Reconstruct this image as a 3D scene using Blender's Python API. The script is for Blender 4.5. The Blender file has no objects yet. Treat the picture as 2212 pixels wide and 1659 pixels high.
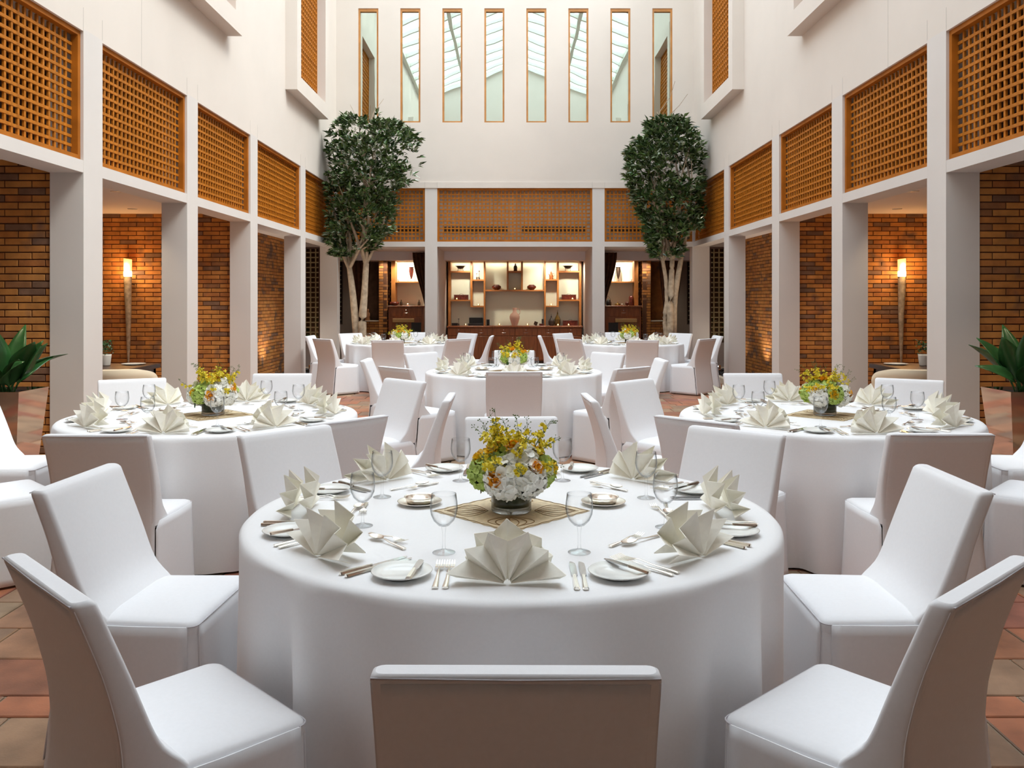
import bpy, math, random
from math import sin, cos, pi, radians as rad, sqrt
from mathutils import Matrix, Vector, Euler, noise

random.seed(7)
SC = bpy.context.scene
COL = SC.collection

# ------------------------------------------------------------------ camera, world, sun, exposure
F_PX, CX_PX, HY_PX, CAM_H = 1850.0, 1112.0, 646.0, 1.49
cam = bpy.data.cameras.new('camera')
cam.sensor_width = 36.0
cam.sensor_fit = 'HORIZONTAL'
cam.lens = 36.0 * F_PX / 2212.0
cam.shift_x = (1106.0 - CX_PX) / 2212.0
cam.shift_y = -(829.5 - HY_PX) / 2212.0
cam.clip_start, cam.clip_end = 0.05, 200
camo = bpy.data.objects.new('camera', cam)
camo.location = (0, 0, CAM_H)
camo.rotation_euler = (pi / 2, 0, 0)
COL.objects.link(camo)
SC.camera = camo

world = bpy.data.worlds.new('sky'); SC.world = world
world.use_nodes = True
bg = world.node_tree.nodes['Background']
bg.inputs['Color'].default_value = (0.84, 0.91, 1.0, 1)
bg.inputs['Strength'].default_value = 4.7

sun = bpy.data.lights.new('sun', 'SUN')
sun.energy = 3.0; sun.angle = rad(20); sun.color = (1.0, 0.97, 0.93)
suno = bpy.data.objects.new('sun', sun)
suno.rotation_euler = (rad(14), rad(36), 0)      # shines down and towards -X, onto the bright colonnade
COL.objects.link(suno)

SC.view_settings.view_transform = 'Standard'
SC.view_settings.look = 'None'
SC.view_settings.gamma = 1.0
SC.view_settings.use_curve_mapping = False
SC.view_settings.exposure = 0.0
SC.cycles.use_denoising = True
SC.cycles.max_bounces = 10
SC.cycles.diffuse_bounces = 6
SC.cycles.transparent_max_bounces = 16
SC.cycles.sample_clamp_indirect = 6.0

# skylight geometry shared by portals and structure
XW, YB, YE = 3.64, 17.45, 1.5          # half width of hall, back wall, end wall over the opening
Z_F, Z_BT, Z_BB = 3.75, 2.66, 2.557    # fascia bottom, lower beam top, lower beam bottom
Z_EAVE, Z_RIDGE = 9.3, 10.7
Z_AC = 2.67                            # aisle ceiling

def portal(s):
    l = bpy.data.lights.new('skylight_portal', 'AREA')
    l.shape = 'RECTANGLE'
    slope = math.atan2(Z_RIDGE - Z_EAVE, XW)
    l.size = sqrt(XW ** 2 + (Z_RIDGE - Z_EAVE) ** 2)
    l.size_y = YB - YE
    l.cycles.is_portal = True
    o = bpy.data.objects.new('skylight_portal', l)
    o.location = (s * XW / 2, (YB + YE) / 2, (Z_EAVE + Z_RIDGE) / 2 - .12)
    o.rotation_euler = (0, s * slope, 0)
    COL.objects.link(o)
portal(1); portal(-1)

# ------------------------------------------------------------------ helpers
def PX(px, py, D):
    return Vector(((px - CX_PX) * D / F_PX, D, CAM_H - (py - HY_PX) * D / F_PX))

MATS = {}
def nt(name):
    m = bpy.data.materials.new(name); m.use_nodes = True
    MATS[name] = m
    return m, m.node_tree, m.node_tree.nodes, m.node_tree.links, m.node_tree.nodes['Principled BSDF']

def mat(name, col, rough=.6, metal=0., noise_amt=0., noise_scale=20., bump=0., bump_scale=200., emit=None, estr=0., stretch=None, sheen=0., spec=None):
    m, t, N, L, b = nt(name)
    b.inputs['Base Color'].default_value = (*col, 1)
    b.inputs['Roughness'].default_value = rough
    b.inputs['Metallic'].default_value = metal
    if spec is not None: b.inputs['Specular IOR Level'].default_value = spec
    if sheen: b.inputs['Sheen Weight'].default_value = sheen
    tc = N.new('ShaderNodeTexCoord')
    vec = tc.outputs['Object']
    if stretch:
        mp = N.new('ShaderNodeMapping'); mp.inputs['Scale'].default_value = stretch
        L.new(vec, mp.inputs['Vector']); vec = mp.outputs['Vector']
    if noise_amt:
        n = N.new('ShaderNodeTexNoise'); n.inputs['Scale'].default_value = noise_scale; n.inputs['Detail'].default_value = 5
        L.new(vec, n.inputs['Vector'])
        cr = N.new('ShaderNodeValToRGB')
        lo = [max(0, c * (1 - noise_amt)) for c in col]; hi = [min(1, c * (1 + noise_amt)) for c in col]
        cr.color_ramp.elements[0].position = .3; cr.color_ramp.elements[1].position = .7
        cr.color_ramp.elements[0].color = (*lo, 1); cr.color_ramp.elements[1].color = (*hi, 1)
        L.new(n.outputs['Fac'], cr.inputs['Fac']); L.new(cr.outputs['Color'], b.inputs['Base Color'])
    if bump:
        n2 = N.new('ShaderNodeTexNoise'); n2.inputs['Scale'].default_value = bump_scale; n2.inputs['Detail'].default_value = 3
        L.new(tc.outputs['Object'], n2.inputs['Vector'])
        bp = N.new('ShaderNodeBump'); bp.inputs['Strength'].default_value = bump; bp.inputs['Distance'].default_value = .01
        L.new(n2.outputs['Fac'], bp.inputs['Height']); L.new(bp.outputs['Normal'], b.inputs['Normal'])
    if emit:
        b.inputs['Emission Color'].default_value = (*emit, 1); b.inputs['Emission Strength'].default_value = estr
    return m

def mat_random(name, cols, rough, nscale, namt, island=False, bump=.3, blotch=None):
    """one colour per piece (object random or mesh island random) with mottling inside the piece"""
    m, t, N, L, b = nt(name)
    b.inputs['Roughness'].default_value = rough
    if island:
        g = N.new('ShaderNodeNewGeometry'); r = g.outputs['Random Per Island']
    else:
        g = N.new('ShaderNodeObjectInfo'); r = g.outputs['Random']
    cr = N.new('ShaderNodeValToRGB'); cr.color_ramp.interpolation = 'CONSTANT'
    e = cr.color_ramp.elements
    while len(e) < len(cols): e.new(.5)
    for i, c in enumerate(cols):
        e[i].position = i / len(cols); e[i].color = (*c, 1)
    L.new(r, cr.inputs['Fac'])
    geo = N.new('ShaderNodeNewGeometry')
    n = N.new('ShaderNodeTexNoise'); n.inputs['Scale'].default_value = nscale; n.inputs['Detail'].default_value = 6
    L.new(geo.outputs['Position'], n.inputs['Vector'])
    mr = N.new('ShaderNodeMapRange'); mr.inputs[1].default_value = .3; mr.inputs[2].default_value = .7
    mr.inputs[3].default_value = 1 - namt; mr.inputs[4].default_value = 1 + namt
    L.new(n.outputs['Fac'], mr.inputs[0])
    mx = N.new('ShaderNodeMix'); mx.data_type = 'RGBA'; mx.blend_type = 'MULTIPLY'; mx.inputs[0].default_value = 1
    L.new(cr.outputs['Color'], mx.inputs[6]); L.new(mr.outputs[0], mx.inputs[7])
    out = mx.outputs[2]
    if blotch:
        n3 = N.new('ShaderNodeTexNoise'); n3.inputs['Scale'].default_value = blotch[1]; n3.inputs['Detail'].default_value = 2
        L.new(geo.outputs['Position'], n3.inputs['Vector'])
        mr3 = N.new('ShaderNodeMapRange'); mr3.inputs[1].default_value = blotch[2]; mr3.inputs[2].default_value = blotch[2] + .12
        L.new(n3.outputs['Fac'], mr3.inputs[0])
        mx3 = N.new('ShaderNodeMix'); mx3.data_type = 'RGBA'
        L.new(mr3.outputs[0], mx3.inputs[0]); L.new(out, mx3.inputs[6]); mx3.inputs[7].default_value = (*blotch[0], 1)
        out = mx3.outputs[2]
    L.new(out, b.inputs['Base Color'])
    if bump:
        n2 = N.new('ShaderNodeTexNoise'); n2.inputs['Scale'].default_value = 120; n2.inputs['Detail'].default_value = 4
        L.new(geo.outputs['Position'], n2.inputs['Vector'])
        bp = N.new('ShaderNodeBump'); bp.inputs['Strength'].default_value = bump; bp.inputs['Distance'].default_value = .004
        L.new(n2.outputs['Fac'], bp.inputs['Height']); L.new(bp.outputs['Normal'], b.inputs['Normal'])
    return m

def mat_glass(name, tint=(1, 1, 1), edge=(.22, .25, .27), gloss=.9, ior=1.45):
    m, t, N, L, b = nt(name)
    N.remove(b)
    out = N['Material Output']
    tr = N.new('ShaderNodeBsdfTransparent'); gl = N.new('ShaderNodeBsdfGlossy'); gl.inputs['Roughness'].default_value = .02
    gl.inputs['Color'].default_value = (gloss, gloss, gloss, 1)
    lw = N.new('ShaderNodeLayerWeight'); lw.inputs['Blend'].default_value = .5
    mc = N.new('ShaderNodeMix'); mc.data_type = 'RGBA'
    mc.inputs[6].default_value = (*tint, 1); mc.inputs[7].default_value = (*edge, 1)
    pe = N.new('ShaderNodeMath'); pe.operation = 'POWER'; pe.inputs[1].default_value = 3.5
    L.new(lw.outputs['Facing'], pe.inputs[0]); L.new(pe.outputs[0], mc.inputs[0]); L.new(mc.outputs[2], tr.inputs['Color'])
    pw = N.new('ShaderNodeMath'); pw.operation = 'POWER'; pw.inputs[1].default_value = 4.0
    L.new(lw.outputs['Facing'], pw.inputs[0])
    ml = N.new('ShaderNodeMath'); ml.operation = 'MULTIPLY_ADD'; ml.inputs[1].default_value = .55 * ior / 1.45; ml.inputs[2].default_value = .03
    L.new(pw.outputs[0], ml.inputs[0])
    mx = N.new('ShaderNodeMixShader')
    L.new(ml.outputs[0], mx.inputs[0]); L.new(tr.outputs[0], mx.inputs[1]); L.new(gl.outputs[0], mx.inputs[2])
    L.new(mx.outputs[0], out.inputs['Surface'])
    return m

# ---- palette
mat('wall_paint', (.685, .618, .555), .85, noise_amt=.02, noise_scale=1.5, bump=.03, bump_scale=60)
mat('column_paint', (.66, .615, .58), .8, noise_amt=.02, noise_scale=2.0)
mat('ceiling_paint', (.78, .71, .67), .85)
mat('taupe_paint', (.34, .29, .26), .85)
mat('void_shade', (.07, .03, .018), .9)  # shade painted as dark brown for the unlit voids behind slats and bars
mat('void_wall', (.80, .70, .60), .9)
mat('bulkhead_daylight', (.84, .82, .86), .8)  # cool white painted in for skylight glow on the bulkhead
mat('duct_grille', (.06, .05, .05), .6)
mat('joint_line', (.50, .46, .42), .9)
mat('stone_plinth', (.66, .58, .46), .6, noise_amt=.1, noise_scale=8)
mat('mortar', (.11, .045, .022), .95)
mat('grout', (.30, .25, .18), .95, noise_amt=.2, noise_scale=30)
BRICKS = [(.46, .185, .042), (.41, .155, .034), (.50, .215, .052), (.43, .17, .036), (.27, .115, .042), (.47, .195, .044), (.37, .135, .034), (.19, .10, .058), (.44, .18, .040), (.49, .21, .05)]
mat_random('brick_clay', BRICKS, .8, 9, .22, blotch=((.15, .085, .055), 3.2, .60))
mat_random('brick_clay_island', BRICKS, .8, 9, .22, island=True, blotch=((.15, .085, .055), 3.2, .60))
TILES = [(.39, .165, .085), (.33, .135, .075), (.43, .225, .125), (.32, .195, .12), (.45, .165, .08), (.28, .17, .11), (.42, .255, .15), (.36, .13, .08), (.36, .245, .15)]
mat_random('terracotta_tile', TILES, .5, 5, .30, bump=.25)
mat_random('terracotta_tile_island', TILES, .5, 5, .30, island=True, bump=.25)
mat('lattice_wood', (.42, .140, .012), .55, spec=.15, noise_amt=.3, noise_scale=3, stretch=(6, 6, 6))
mat('frame_wood', (.40, .128, .012), .55, spec=.15, noise_amt=.22, noise_scale=4)
mat('window_wood', (.47, .20, .045), .45, noise_amt=.18, noise_scale=5)
mat('cabinet_wood', (.26, .075, .020), .35, noise_amt=.3, noise_scale=3, stretch=(10, 10, 1.2))
mat('shelf_wood', (.42, .155, .035), .4, noise_amt=.25, noise_scale=5)
mat('dark_wood', (.045, .022, .014), .35, noise_amt=.3, noise_scale=6)
mat('dark_frame', (.05, .022, .014), .4)
mat('shelf_back', (.80, .83, .68), .35)
mat('curtain_cloth', (.085, .032, .014), .8, noise_amt=.3, noise_scale=14)
mat('white_cloth', (.86, .86, .88), .85, noise_amt=.012, noise_scale=90, bump=.05, bump_scale=700, sheen=.1)
mat('table_linen', (.88, .88, .89), .8, noise_amt=.012, noise_scale=120, bump=.06, bump_scale=900, sheen=.1)
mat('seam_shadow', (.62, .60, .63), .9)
mat('napkin_cloth', (.95, .92, .82), .8, noise_amt=.02, noise_scale=60, bump=.05, bump_scale=900)
mat('porcelain', (.86, .87, .84), .15)
mat('silver', (.92, .89, .82), .24, metal=1)
mat('steel_blade', (.60, .60, .62), .14, metal=1)
mat('chrome', (.80, .78, .76), .12, metal=1)
mat('mirror_steel', (.78, .72, .70), .06, metal=1)
mat('bolt_metal', (.55, .5, .42), .3, metal=1)
mat('runner_cloth', (.74, .60, .39), .7, noise_amt=.15, noise_scale=60, bump=.2, bump_scale=500)
mat('embroidery', (.36, .21, .07), .6)
mat('leaf_lining', (.015, .035, .010), .45)
mat('petal_white', (.95, .95, .90), .6)
mat('petal_green', (.50, .64, .16), .6)
mat('petal_yellow', (.92, .60, .02), .55)
mat('petal_orange', (.92, .44, .015), .55)
mat('petal_lemon', (.86, .72, .05), .55)
mat('petal_cream', (.82, .82, .62), .55)
mat('stem_green', (.09, .15, .03), .6)
mat('leaf_green', (.055, .12, .032), .25, noise_amt=.55, noise_scale=9)
mat('leaf_plant', (.030, .105, .028), .28, noise_amt=.3, noise_scale=7)
mat_random('tree_leaf', [(.03, .062, .018), (.06, .112, .03), (.12, .19, .06), (.04, .078, .025), (.18, .24, .12), (.05, .088, .03), (.32, .37, .26), (.08, .135, .035)], .22, 9, .25, island=True, bump=0)
mat('bark', (.42, .32, .22), .8, noise_amt=.25, noise_scale=14, bump=.4, bump_scale=30)
mat('terracotta_pot', (.36, .12, .035), .6, noise_amt=.2, noise_scale=6)
mat('soil', (.03, .02, .014), .95)
mat('horn', (.40, .33, .24), .6, noise_amt=.35, noise_scale=18, bump=.2, bump_scale=80)
mat('lamp_glass', (1, .75, .45), .4, emit=(1.0, .46, .13), estr=1.7)
mat('bulb_glow', (1, .9, .7), .4, emit=(1.0, .78, .42), estr=16)
mat('down_glow', (1, .9, .7), .4, emit=(1.0, .84, .6), estr=14)
mat('flame', (1, .8, .4), .4, emit=(1.0, .62, .22), estr=16)
mat('armchair_fabric', (.68, .56, .40), .8)
mat('pot_white', (.72, .68, .62), .5)
mat('pebble_black', (.02, .02, .02), .35)
mat('black_lacquer', (.012, .010, .010), .3)
mat('brown_glaze', (.10, .018, .010), .25, noise_amt=.4, noise_scale=20)
mat('copper_jug', (.42, .13, .035), .4, metal=.3)
mat('pink_clay', (.58, .36, .28), .6, noise_amt=.08, noise_scale=10)
mat('wrought_iron', (.025, .016, .012), .5)
mat('amber_glass', (.11, .06, .012), .15)
mat('bronze', (.06, .035, .02), .4, metal=.6)
mat('brass', (.62, .42, .14), .25, metal=1)
mat('ochre_stone', (.55, .33, .12), .5)
mat('skylight_frame', (.72, .72, .66), .6)
mat('linen_white', (.9, .9, .9), .8)
mat('rear_wall', (.60, .62, .66), .85)
mat('pale_bars', (.66, .60, .48), .7)
mat('figure_clay', (.48, .22, .10), .7)
mat_glass('glass_clear')
mat_glass('glass_candle', (1, .97, .9), (.7, .6, .45))
mat_glass('glass_sky', (.93, .97, .96), (.80, .90, .88), .5, 1.3)
mat_glass('glass_dark', (.62, .58, .48), (.3, .3, .28), .8, 1.5)

m, t, N, L, b = nt('glass_mirror')        # reflecting window glass, slightly wavy
N.remove(b)
g = N.new('ShaderNodeBsdfGlossy'); g.inputs['Roughness'].default_value = 0.0
g.inputs['Color'].default_value = (.60, .69, .63, 1)
geo = N.new('ShaderNodeNewGeometry')
n = N.new('ShaderNodeTexNoise'); n.inputs['Scale'].default_value = 1.3; n.inputs['Detail'].default_value = 1
L.new(geo.outputs['Position'], n.inputs['Vector'])
bp = N.new('ShaderNodeBump'); bp.inputs['Strength'].default_value = .10; bp.inputs['Distance'].default_value = .02
L.new(n.outputs['Fac'], bp.inputs['Height']); L.new(bp.outputs['Normal'], g.inputs['Normal'])
L.new(g.outputs[0], N['Material Output'].inputs['Surface'])

class MB:
    def __init__(s): s.v = []; s.f = []; s.sm = []
    def add(s, vs, fs, smooth=False):
        o = len(s.v); s.v += [tuple(p) for p in vs]
        for f in fs: s.f.append(tuple(i + o for i in f)); s.sm.append(smooth)
        return s
    def box(s, x0, x1, y0, y1, z0, z1):
        if x0 > x1: x0, x1 = x1, x0
        if y0 > y1: y0, y1 = y1, y0
        return s.add([(x0, y0, z0), (x1, y0, z0), (x1, y1, z0), (x0, y1, z0), (x0, y0, z1), (x1, y0, z1), (x1, y1, z1), (x0, y1, z1)],
                     [(0, 3, 2, 1), (4, 5, 6, 7), (0, 1, 5, 4), (1, 2, 6, 5), (2, 3, 7, 6), (3, 0, 4, 7)])
    def bevel_box(s, x0, x1, y0, y1, z0, z1, b):
        if x0 > x1: x0, x1 = x1, x0
        if y0 > y1: y0, y1 = y1, y0
        rings = []
        for z, i in ((z0, b), (z0 + b, 0), (z1 - b, 0), (z1, b)):
            a, c, d, e = x0 + i, x1 - i, y0 + i, y1 - i
            k = b if i == 0 else b * .4
            rings.append([(a + k, d, z), (c - k, d, z), (c, d + k, z), (c, e - k, z), (c - k, e, z), (a + k, e, z), (a, e - k, z), (a, d + k, z)])
        return s.loft(rings, True, True)
    def loft(s, rings, cap0=True, cap1=True, smooth=False, closed=True):
        n = len(rings[0]); vs = [p for r in rings for p in r]; fs = []
        for j in range(len(rings) - 1):
            for i in range(n if closed else n - 1):
                k = (i + 1) % n
                fs.append((j * n + i, j * n + k, (j + 1) * n + k, (j + 1) * n + i))
        s.add(vs, fs, smooth)
        if cap0: s.add(rings[0], [tuple(range(n - 1, -1, -1))], smooth and False)
        if cap1: s.add(rings[-1], [tuple(range(n))], smooth and False)
        return s
    def lathe(s, prof, n=24, c=(0, 0, 0), smooth=True, sx=1, sy=1, squash=None):
        rings = []
        for r, z in prof:
            rings.append([(c[0] + r * cos(2 * pi * i / n) * sx, c[1] + r * sin(2 * pi * i / n) * sy, c[2] + z) for i in range(n)])
        return s.loft(rings, prof[0][0] > 1e-5, prof[-1][0] > 1e-5, smooth)
    def tube(s, pts, rad_, n=8, smooth=True, caps=True, flat=1.0):
        pts = [Vector(p) for p in pts]
        if not isinstance(rad_, (list, tuple)): rad_ = [rad_] * len(pts)
        rings = []
        up = Vector((0, 0, 1))
        for i, p in enumerate(pts):
            d = (pts[min(i + 1, len(pts) - 1)] - pts[max(i - 1, 0)]).normalized()
            a = d.cross(up)
            if a.length < .05: a = d.cross(Vector((0, 1, 0)))
            a.normalize(); c_ = a.cross(d).normalized()
            rings.append([tuple(p + a * (rad_[i] * cos(2 * pi * k / n)) + c_ * (rad_[i] * flat * sin(2 * pi * k / n))) for k in range(n)])
        return s.loft(rings, caps, caps, smooth)
    def grid(s, fn, nu, nv, smooth=True):
        vs = [fn(i / nu, j / nv) for j in range(nv + 1) for i in range(nu + 1)]
        fs = [(j * (nu + 1) + i, j * (nu + 1) + i + 1, (j + 1) * (nu + 1) + i + 1, (j + 1) * (nu + 1) + i) for j in range(nv) for i in range(nu)]
        return s.add(vs, fs, smooth)
    def sphere(s, c, r, nu=12, nv=8, sx=1, sy=1, sz=1):
        prof = [(r * sin(pi * j / nv), -r * cos(pi * j / nv)) for j in range(nv + 1)]
        rings = [[(c[0] + max(q, 1e-5) * cos(2 * pi * i / nu) * sx, c[1] + max(q, 1e-5) * sin(2 * pi * i / nu) * sy, c[2] + z * sz) for i in range(nu)] for q, z in prof]
        return s.loft(rings, False, False, True)
    def xf(s, M):
        s.v = [tuple(M @ Vector(p)) for p in s.v]; return s
    def merge(s, o):
        k = len(s.v); s.v += o.v; s.f += [tuple(i + k for i in f) for f in o.f]; s.sm += o.sm; return s
    def thicken(s, t):
        me = bpy.data.meshes.new('tmp'); me.from_pydata(s.v, [], s.f); me.update()
        nv = len(s.v); nr = [vv.normal.copy() for vv in me.vertices]
        cnt = {}
        for f in s.f:
            for i in range(len(f)):
                e = (f[i], f[(i + 1) % len(f)]); cnt[e] = cnt.get(e, 0) + 1
        f0 = list(s.f); s0 = list(s.sm)
        s.v += [tuple(Vector(p) - nr[i] * t) for i, p in enumerate(s.v)]
        for f, k in zip(f0, s0): s.f.append(tuple(i + nv for i in reversed(f))); s.sm.append(k)
        for (a, b_) in cnt:
            if (b_, a) not in cnt: s.f.append((b_, a, a + nv, b_ + nv)); s.sm.append(False)
        bpy.data.meshes.remove(me)
        return s
    def mesh(s, name, material):
        me = bpy.data.meshes.new(name)
        me.from_pydata(s.v, [], s.f)
        me.polygons.foreach_set('use_smooth', s.sm)
        me.materials.append(MATS[material]); me.update()
        return me
    def build(s, name, material, parent=None, kind=None):
        return link(name, s.mesh(name, material), parent, kind=kind)

def link(name, data, parent=None, M=None, kind=None):
    o = bpy.data.objects.new(name, data); COL.objects.link(o)
    if parent is not None: o.parent = parent
    if M is not None: o.matrix_basis = M
    if kind: o['kind'] = kind
    return o
def tag(o, label, cat, group=None):
    o['label'] = label; o['category'] = cat
    if group: o['group'] = group
    return o
def empty(name, loc=(0, 0, 0), rz=0, kind=None):
    o = bpy.data.objects.new(name, None); o.empty_display_size = .1; COL.objects.link(o)
    o.location = loc; o.rotation_euler = (0, 0, rz)
    if kind: o['kind'] = kind
    return o
def struct(name, mb, material, parent=None, label=None):
    o = mb.build(name, material, parent)
    if parent is None: o['kind'] = 'structure'
    if label: o['label'] = label
    return o
def box(*a): return MB().box(*a)
def spawn(name, parts, loc, rz, label, cat, group=None):
    """a thing: an Empty with copies of template parts; parts = [(name, mesh, matrix or None, [(sub, mesh, matrix)])]"""
    r = empty(name, loc, rz); tag(r, label, cat, group)
    for p in parts:
        o = link(p[0], p[1], r, p[2] if len(p) > 2 else None)
        for q in (p[3] if len(p) > 3 else []): link(q[0], q[1], o, q[2] if len(q) > 2 else None)
    return r
def single(name, mesh, loc, rz, label, cat, group=None, tilt=None):
    o = link(name, mesh); o.location = loc; o.rotation_euler = tilt if tilt else (0, 0, rz)
    return tag(o, label, cat, group)
def T(x, y, z, rz=0, rx=0, ry=0, s=1): return Matrix.Translation((x, y, z)) @ Euler((rx, ry, rz)).to_matrix().to_4x4() @ Matrix.Scale(s, 4)

BR, DM = 'bright colonnade', 'dim colonnade'
SIDE = {-1: 'bright', 1: 'dim'}

# ------------------------------------------------------------------ large structure
# floor: grout slab with tiles laid as children
fl = struct('floor', box(-7.5, 7.5, -6, 24, -.10, -.008), 'grout')

COLS_Y = [(4.94, 5.27), (7.225, 7.558), (9.51, 9.83), (11.79, 12.115), (14.56, 14.89)]
TAB = {'T1': (-.012, 2.98), 'T2': (-1.92, 5.45), 'T3': (1.97, 5.44), 'T4': (-.01, 8.80), 'T5': (-1.92, 14.4), 'T6': (1.92, 14.4)}

rows = []
y = 3.22 - 3 * 1.485 - .0
pat = [.33, .33, .33, .33, .165]
k = 0
while y < 19.6:
    rows.append((y, pat[k % 5])); y += pat[k % 5]; k += 1
tiles = []
rt = random.Random(3)
for (y0, h) in rows:
    if y0 < -2: continue
    x = -6.2 - rt.choice([0, .11, .165, .22])
    while x < 6.2:
        w = rt.choice([.33, .33, .33, .33, .495, .165]) if h > .2 else rt.choice([.33, .165, .33, .33])
        tiles.append((x, y0, w, h)); x += w
def tile_score(tl):
    x, y0, w, h = tl; cx, cy = x + w / 2, y0 + h / 2
    if cy < 1.0: return 0
    px, py = CX_PX + cx * F_PX / cy, HY_PX + CAM_H * F_PX / cy
    if not (-30 < px < 2240 and py < 1690): return 0
    for c in TAB.values():
        if (cx - c[0]) ** 2 + (cy - c[1]) ** 2 < .95 ** 2: return 0
        # hidden behind the table top seen from the camera
        f = (CAM_H - .75) / CAM_H
        if (cx * f - c[0]) ** 2 + (cy * f - c[1]) ** 2 < .9 ** 2: return 0
    if abs(cx) > XW and cy < 14.9: return .001 / cy
    return w * h / cy ** 2
tiles.sort(key=tile_score, reverse=True)
tmesh = {}
rest = MB()
def tile_mb(w, h, x=0, y=0, z=0):
    g = .005; b = .004
    return MB().loft([[(x + g, y + g, z - .012), (x + w - g, y + g, z - .012), (x + w - g, y + h - g, z - .012), (x + g, y + h - g, z - .012)],
                      [(x + g, y + g, z - b), (x + w - g, y + g, z - b), (x + w - g, y + h - g, z - b), (x + g, y + h - g, z - b)],
                      [(x + g + b, y + g + b, z), (x + w - g - b, y + g + b, z), (x + w - g - b, y + h - g - b, z), (x + g + b, y + h - g - b, z)]], False, True)
for i, (x, y0, w, h) in enumerate(tiles):
    if i < 300:
        key = (round(w, 3), round(h, 3))
        if key not in tmesh: tmesh[key] = tile_mb(w, h).mesh('floor_tile', 'terracotta_tile')
        link('floor_tile', tmesh[key], fl, T(x, y0, 0))
    else:
        rest.merge(tile_mb(w, h, x, y0))
rest.build('floor_tiles', 'terracotta_tile_island', fl, kind='stuff')

# brick walls: mortar core plus separate bricks
BP, BH = .230, .0608
brick_meshes = {}
def brick_wall(name, axis, plane, a0, a1, z0, z1, face, thick, vis=None, course0=0, shared=True):
    """axis 'x': wall in the X direction facing -y at y=plane; axis 'y': wall along Y facing x*face"""
    if axis == 'x': core = box(a0, a1, plane + .012, plane + thick, z0, z1)
    else: core = box(plane + .012 * -face, plane - face * thick, a0, a1, z0, z1)
    w = struct(name, core, 'mortar')
    lst = []
    nz = int((z1 - z0) / BH)
    for j in range(nz + 1):
        z = z0 + j * BH
        if z + BH * .7 > z1: break
        off = 0 if (j + course0) % 2 else -BP / 2
        a = a0 + off
        while a < a1 - .02:
            s, e = max(a, a0), min(a + BP, a1)
            if e - s > .03: lst.append((s, e - s, z))
            a += BP
    def score(q):
        s, l, z = q; c = s + l / 2
        if vis is None: return 0
        ok = vis[0] < c < vis[1] and vis[2] < z < vis[3]
        return (1 if ok else 0)
    lst.sort(key=score, reverse=True)
    st = MB()
    for i, (s, l, z) in enumerate(lst):
        g = .005; d = .012 + .003 * random.random()
        def bm(s_, l_, z_, d_):
            b_ = .003
            r0 = [(s_ + g, z_ + g), (s_ + l_ - g, z_ + g), (s_ + l_ - g, z_ + BH - g), (s_ + g, z_ + BH - g)]
            r1 = [(s_ + g + b_, z_ + g + b_), (s_ + l_ - g - b_, z_ + g + b_), (s_ + l_ - g - b_, z_ + BH - g - b_), (s_ + g + b_, z_ + BH - g - b_)]
            mb = MB()
            if axis == 'x':
                mb.loft([[(p, .014, q) for p, q in r0], [(p, .014 - d_ + b_, q) for p, q in r0], [(p, .014 - d_, q) for p, q in r1]], False, True)
            else:
                rr = [[(-face * .014, p, q) for p, q in r0], [(-face * (.014 - d_ + b_), p, q) for p, q in r0], [(-face * (.014 - d_), p, q) for p, q in r1]]
                if face > 0: rr = [list(reversed(r)) for r in rr]
                rr = [list(reversed(r)) for r in rr] if False else rr
                mb.loft(rr, False, True)
            return mb
        if i < 300 and score((s, l, z)) > 0:
            key = (axis, face, round(l, 3))
            if key not in brick_meshes:
                brick_meshes[key] = bm(0, l, 0, .014).mesh('brick', 'brick_clay')
            M = T(s, plane, z) if axis == 'x' else T(plane, s, z)
            link('brick', brick_meshes[key], w, M)
        else:
            q = bm(s, l, z, d)
            q.v = [(p[0], p[1] + plane, p[2]) if axis == 'x' else (p[0] + plane, p[1], p[2]) for p in q.v]
            st.merge(q)
    if st.v: st.build('bricks', 'brick_clay_island', w, kind='stuff')
    return w

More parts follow.
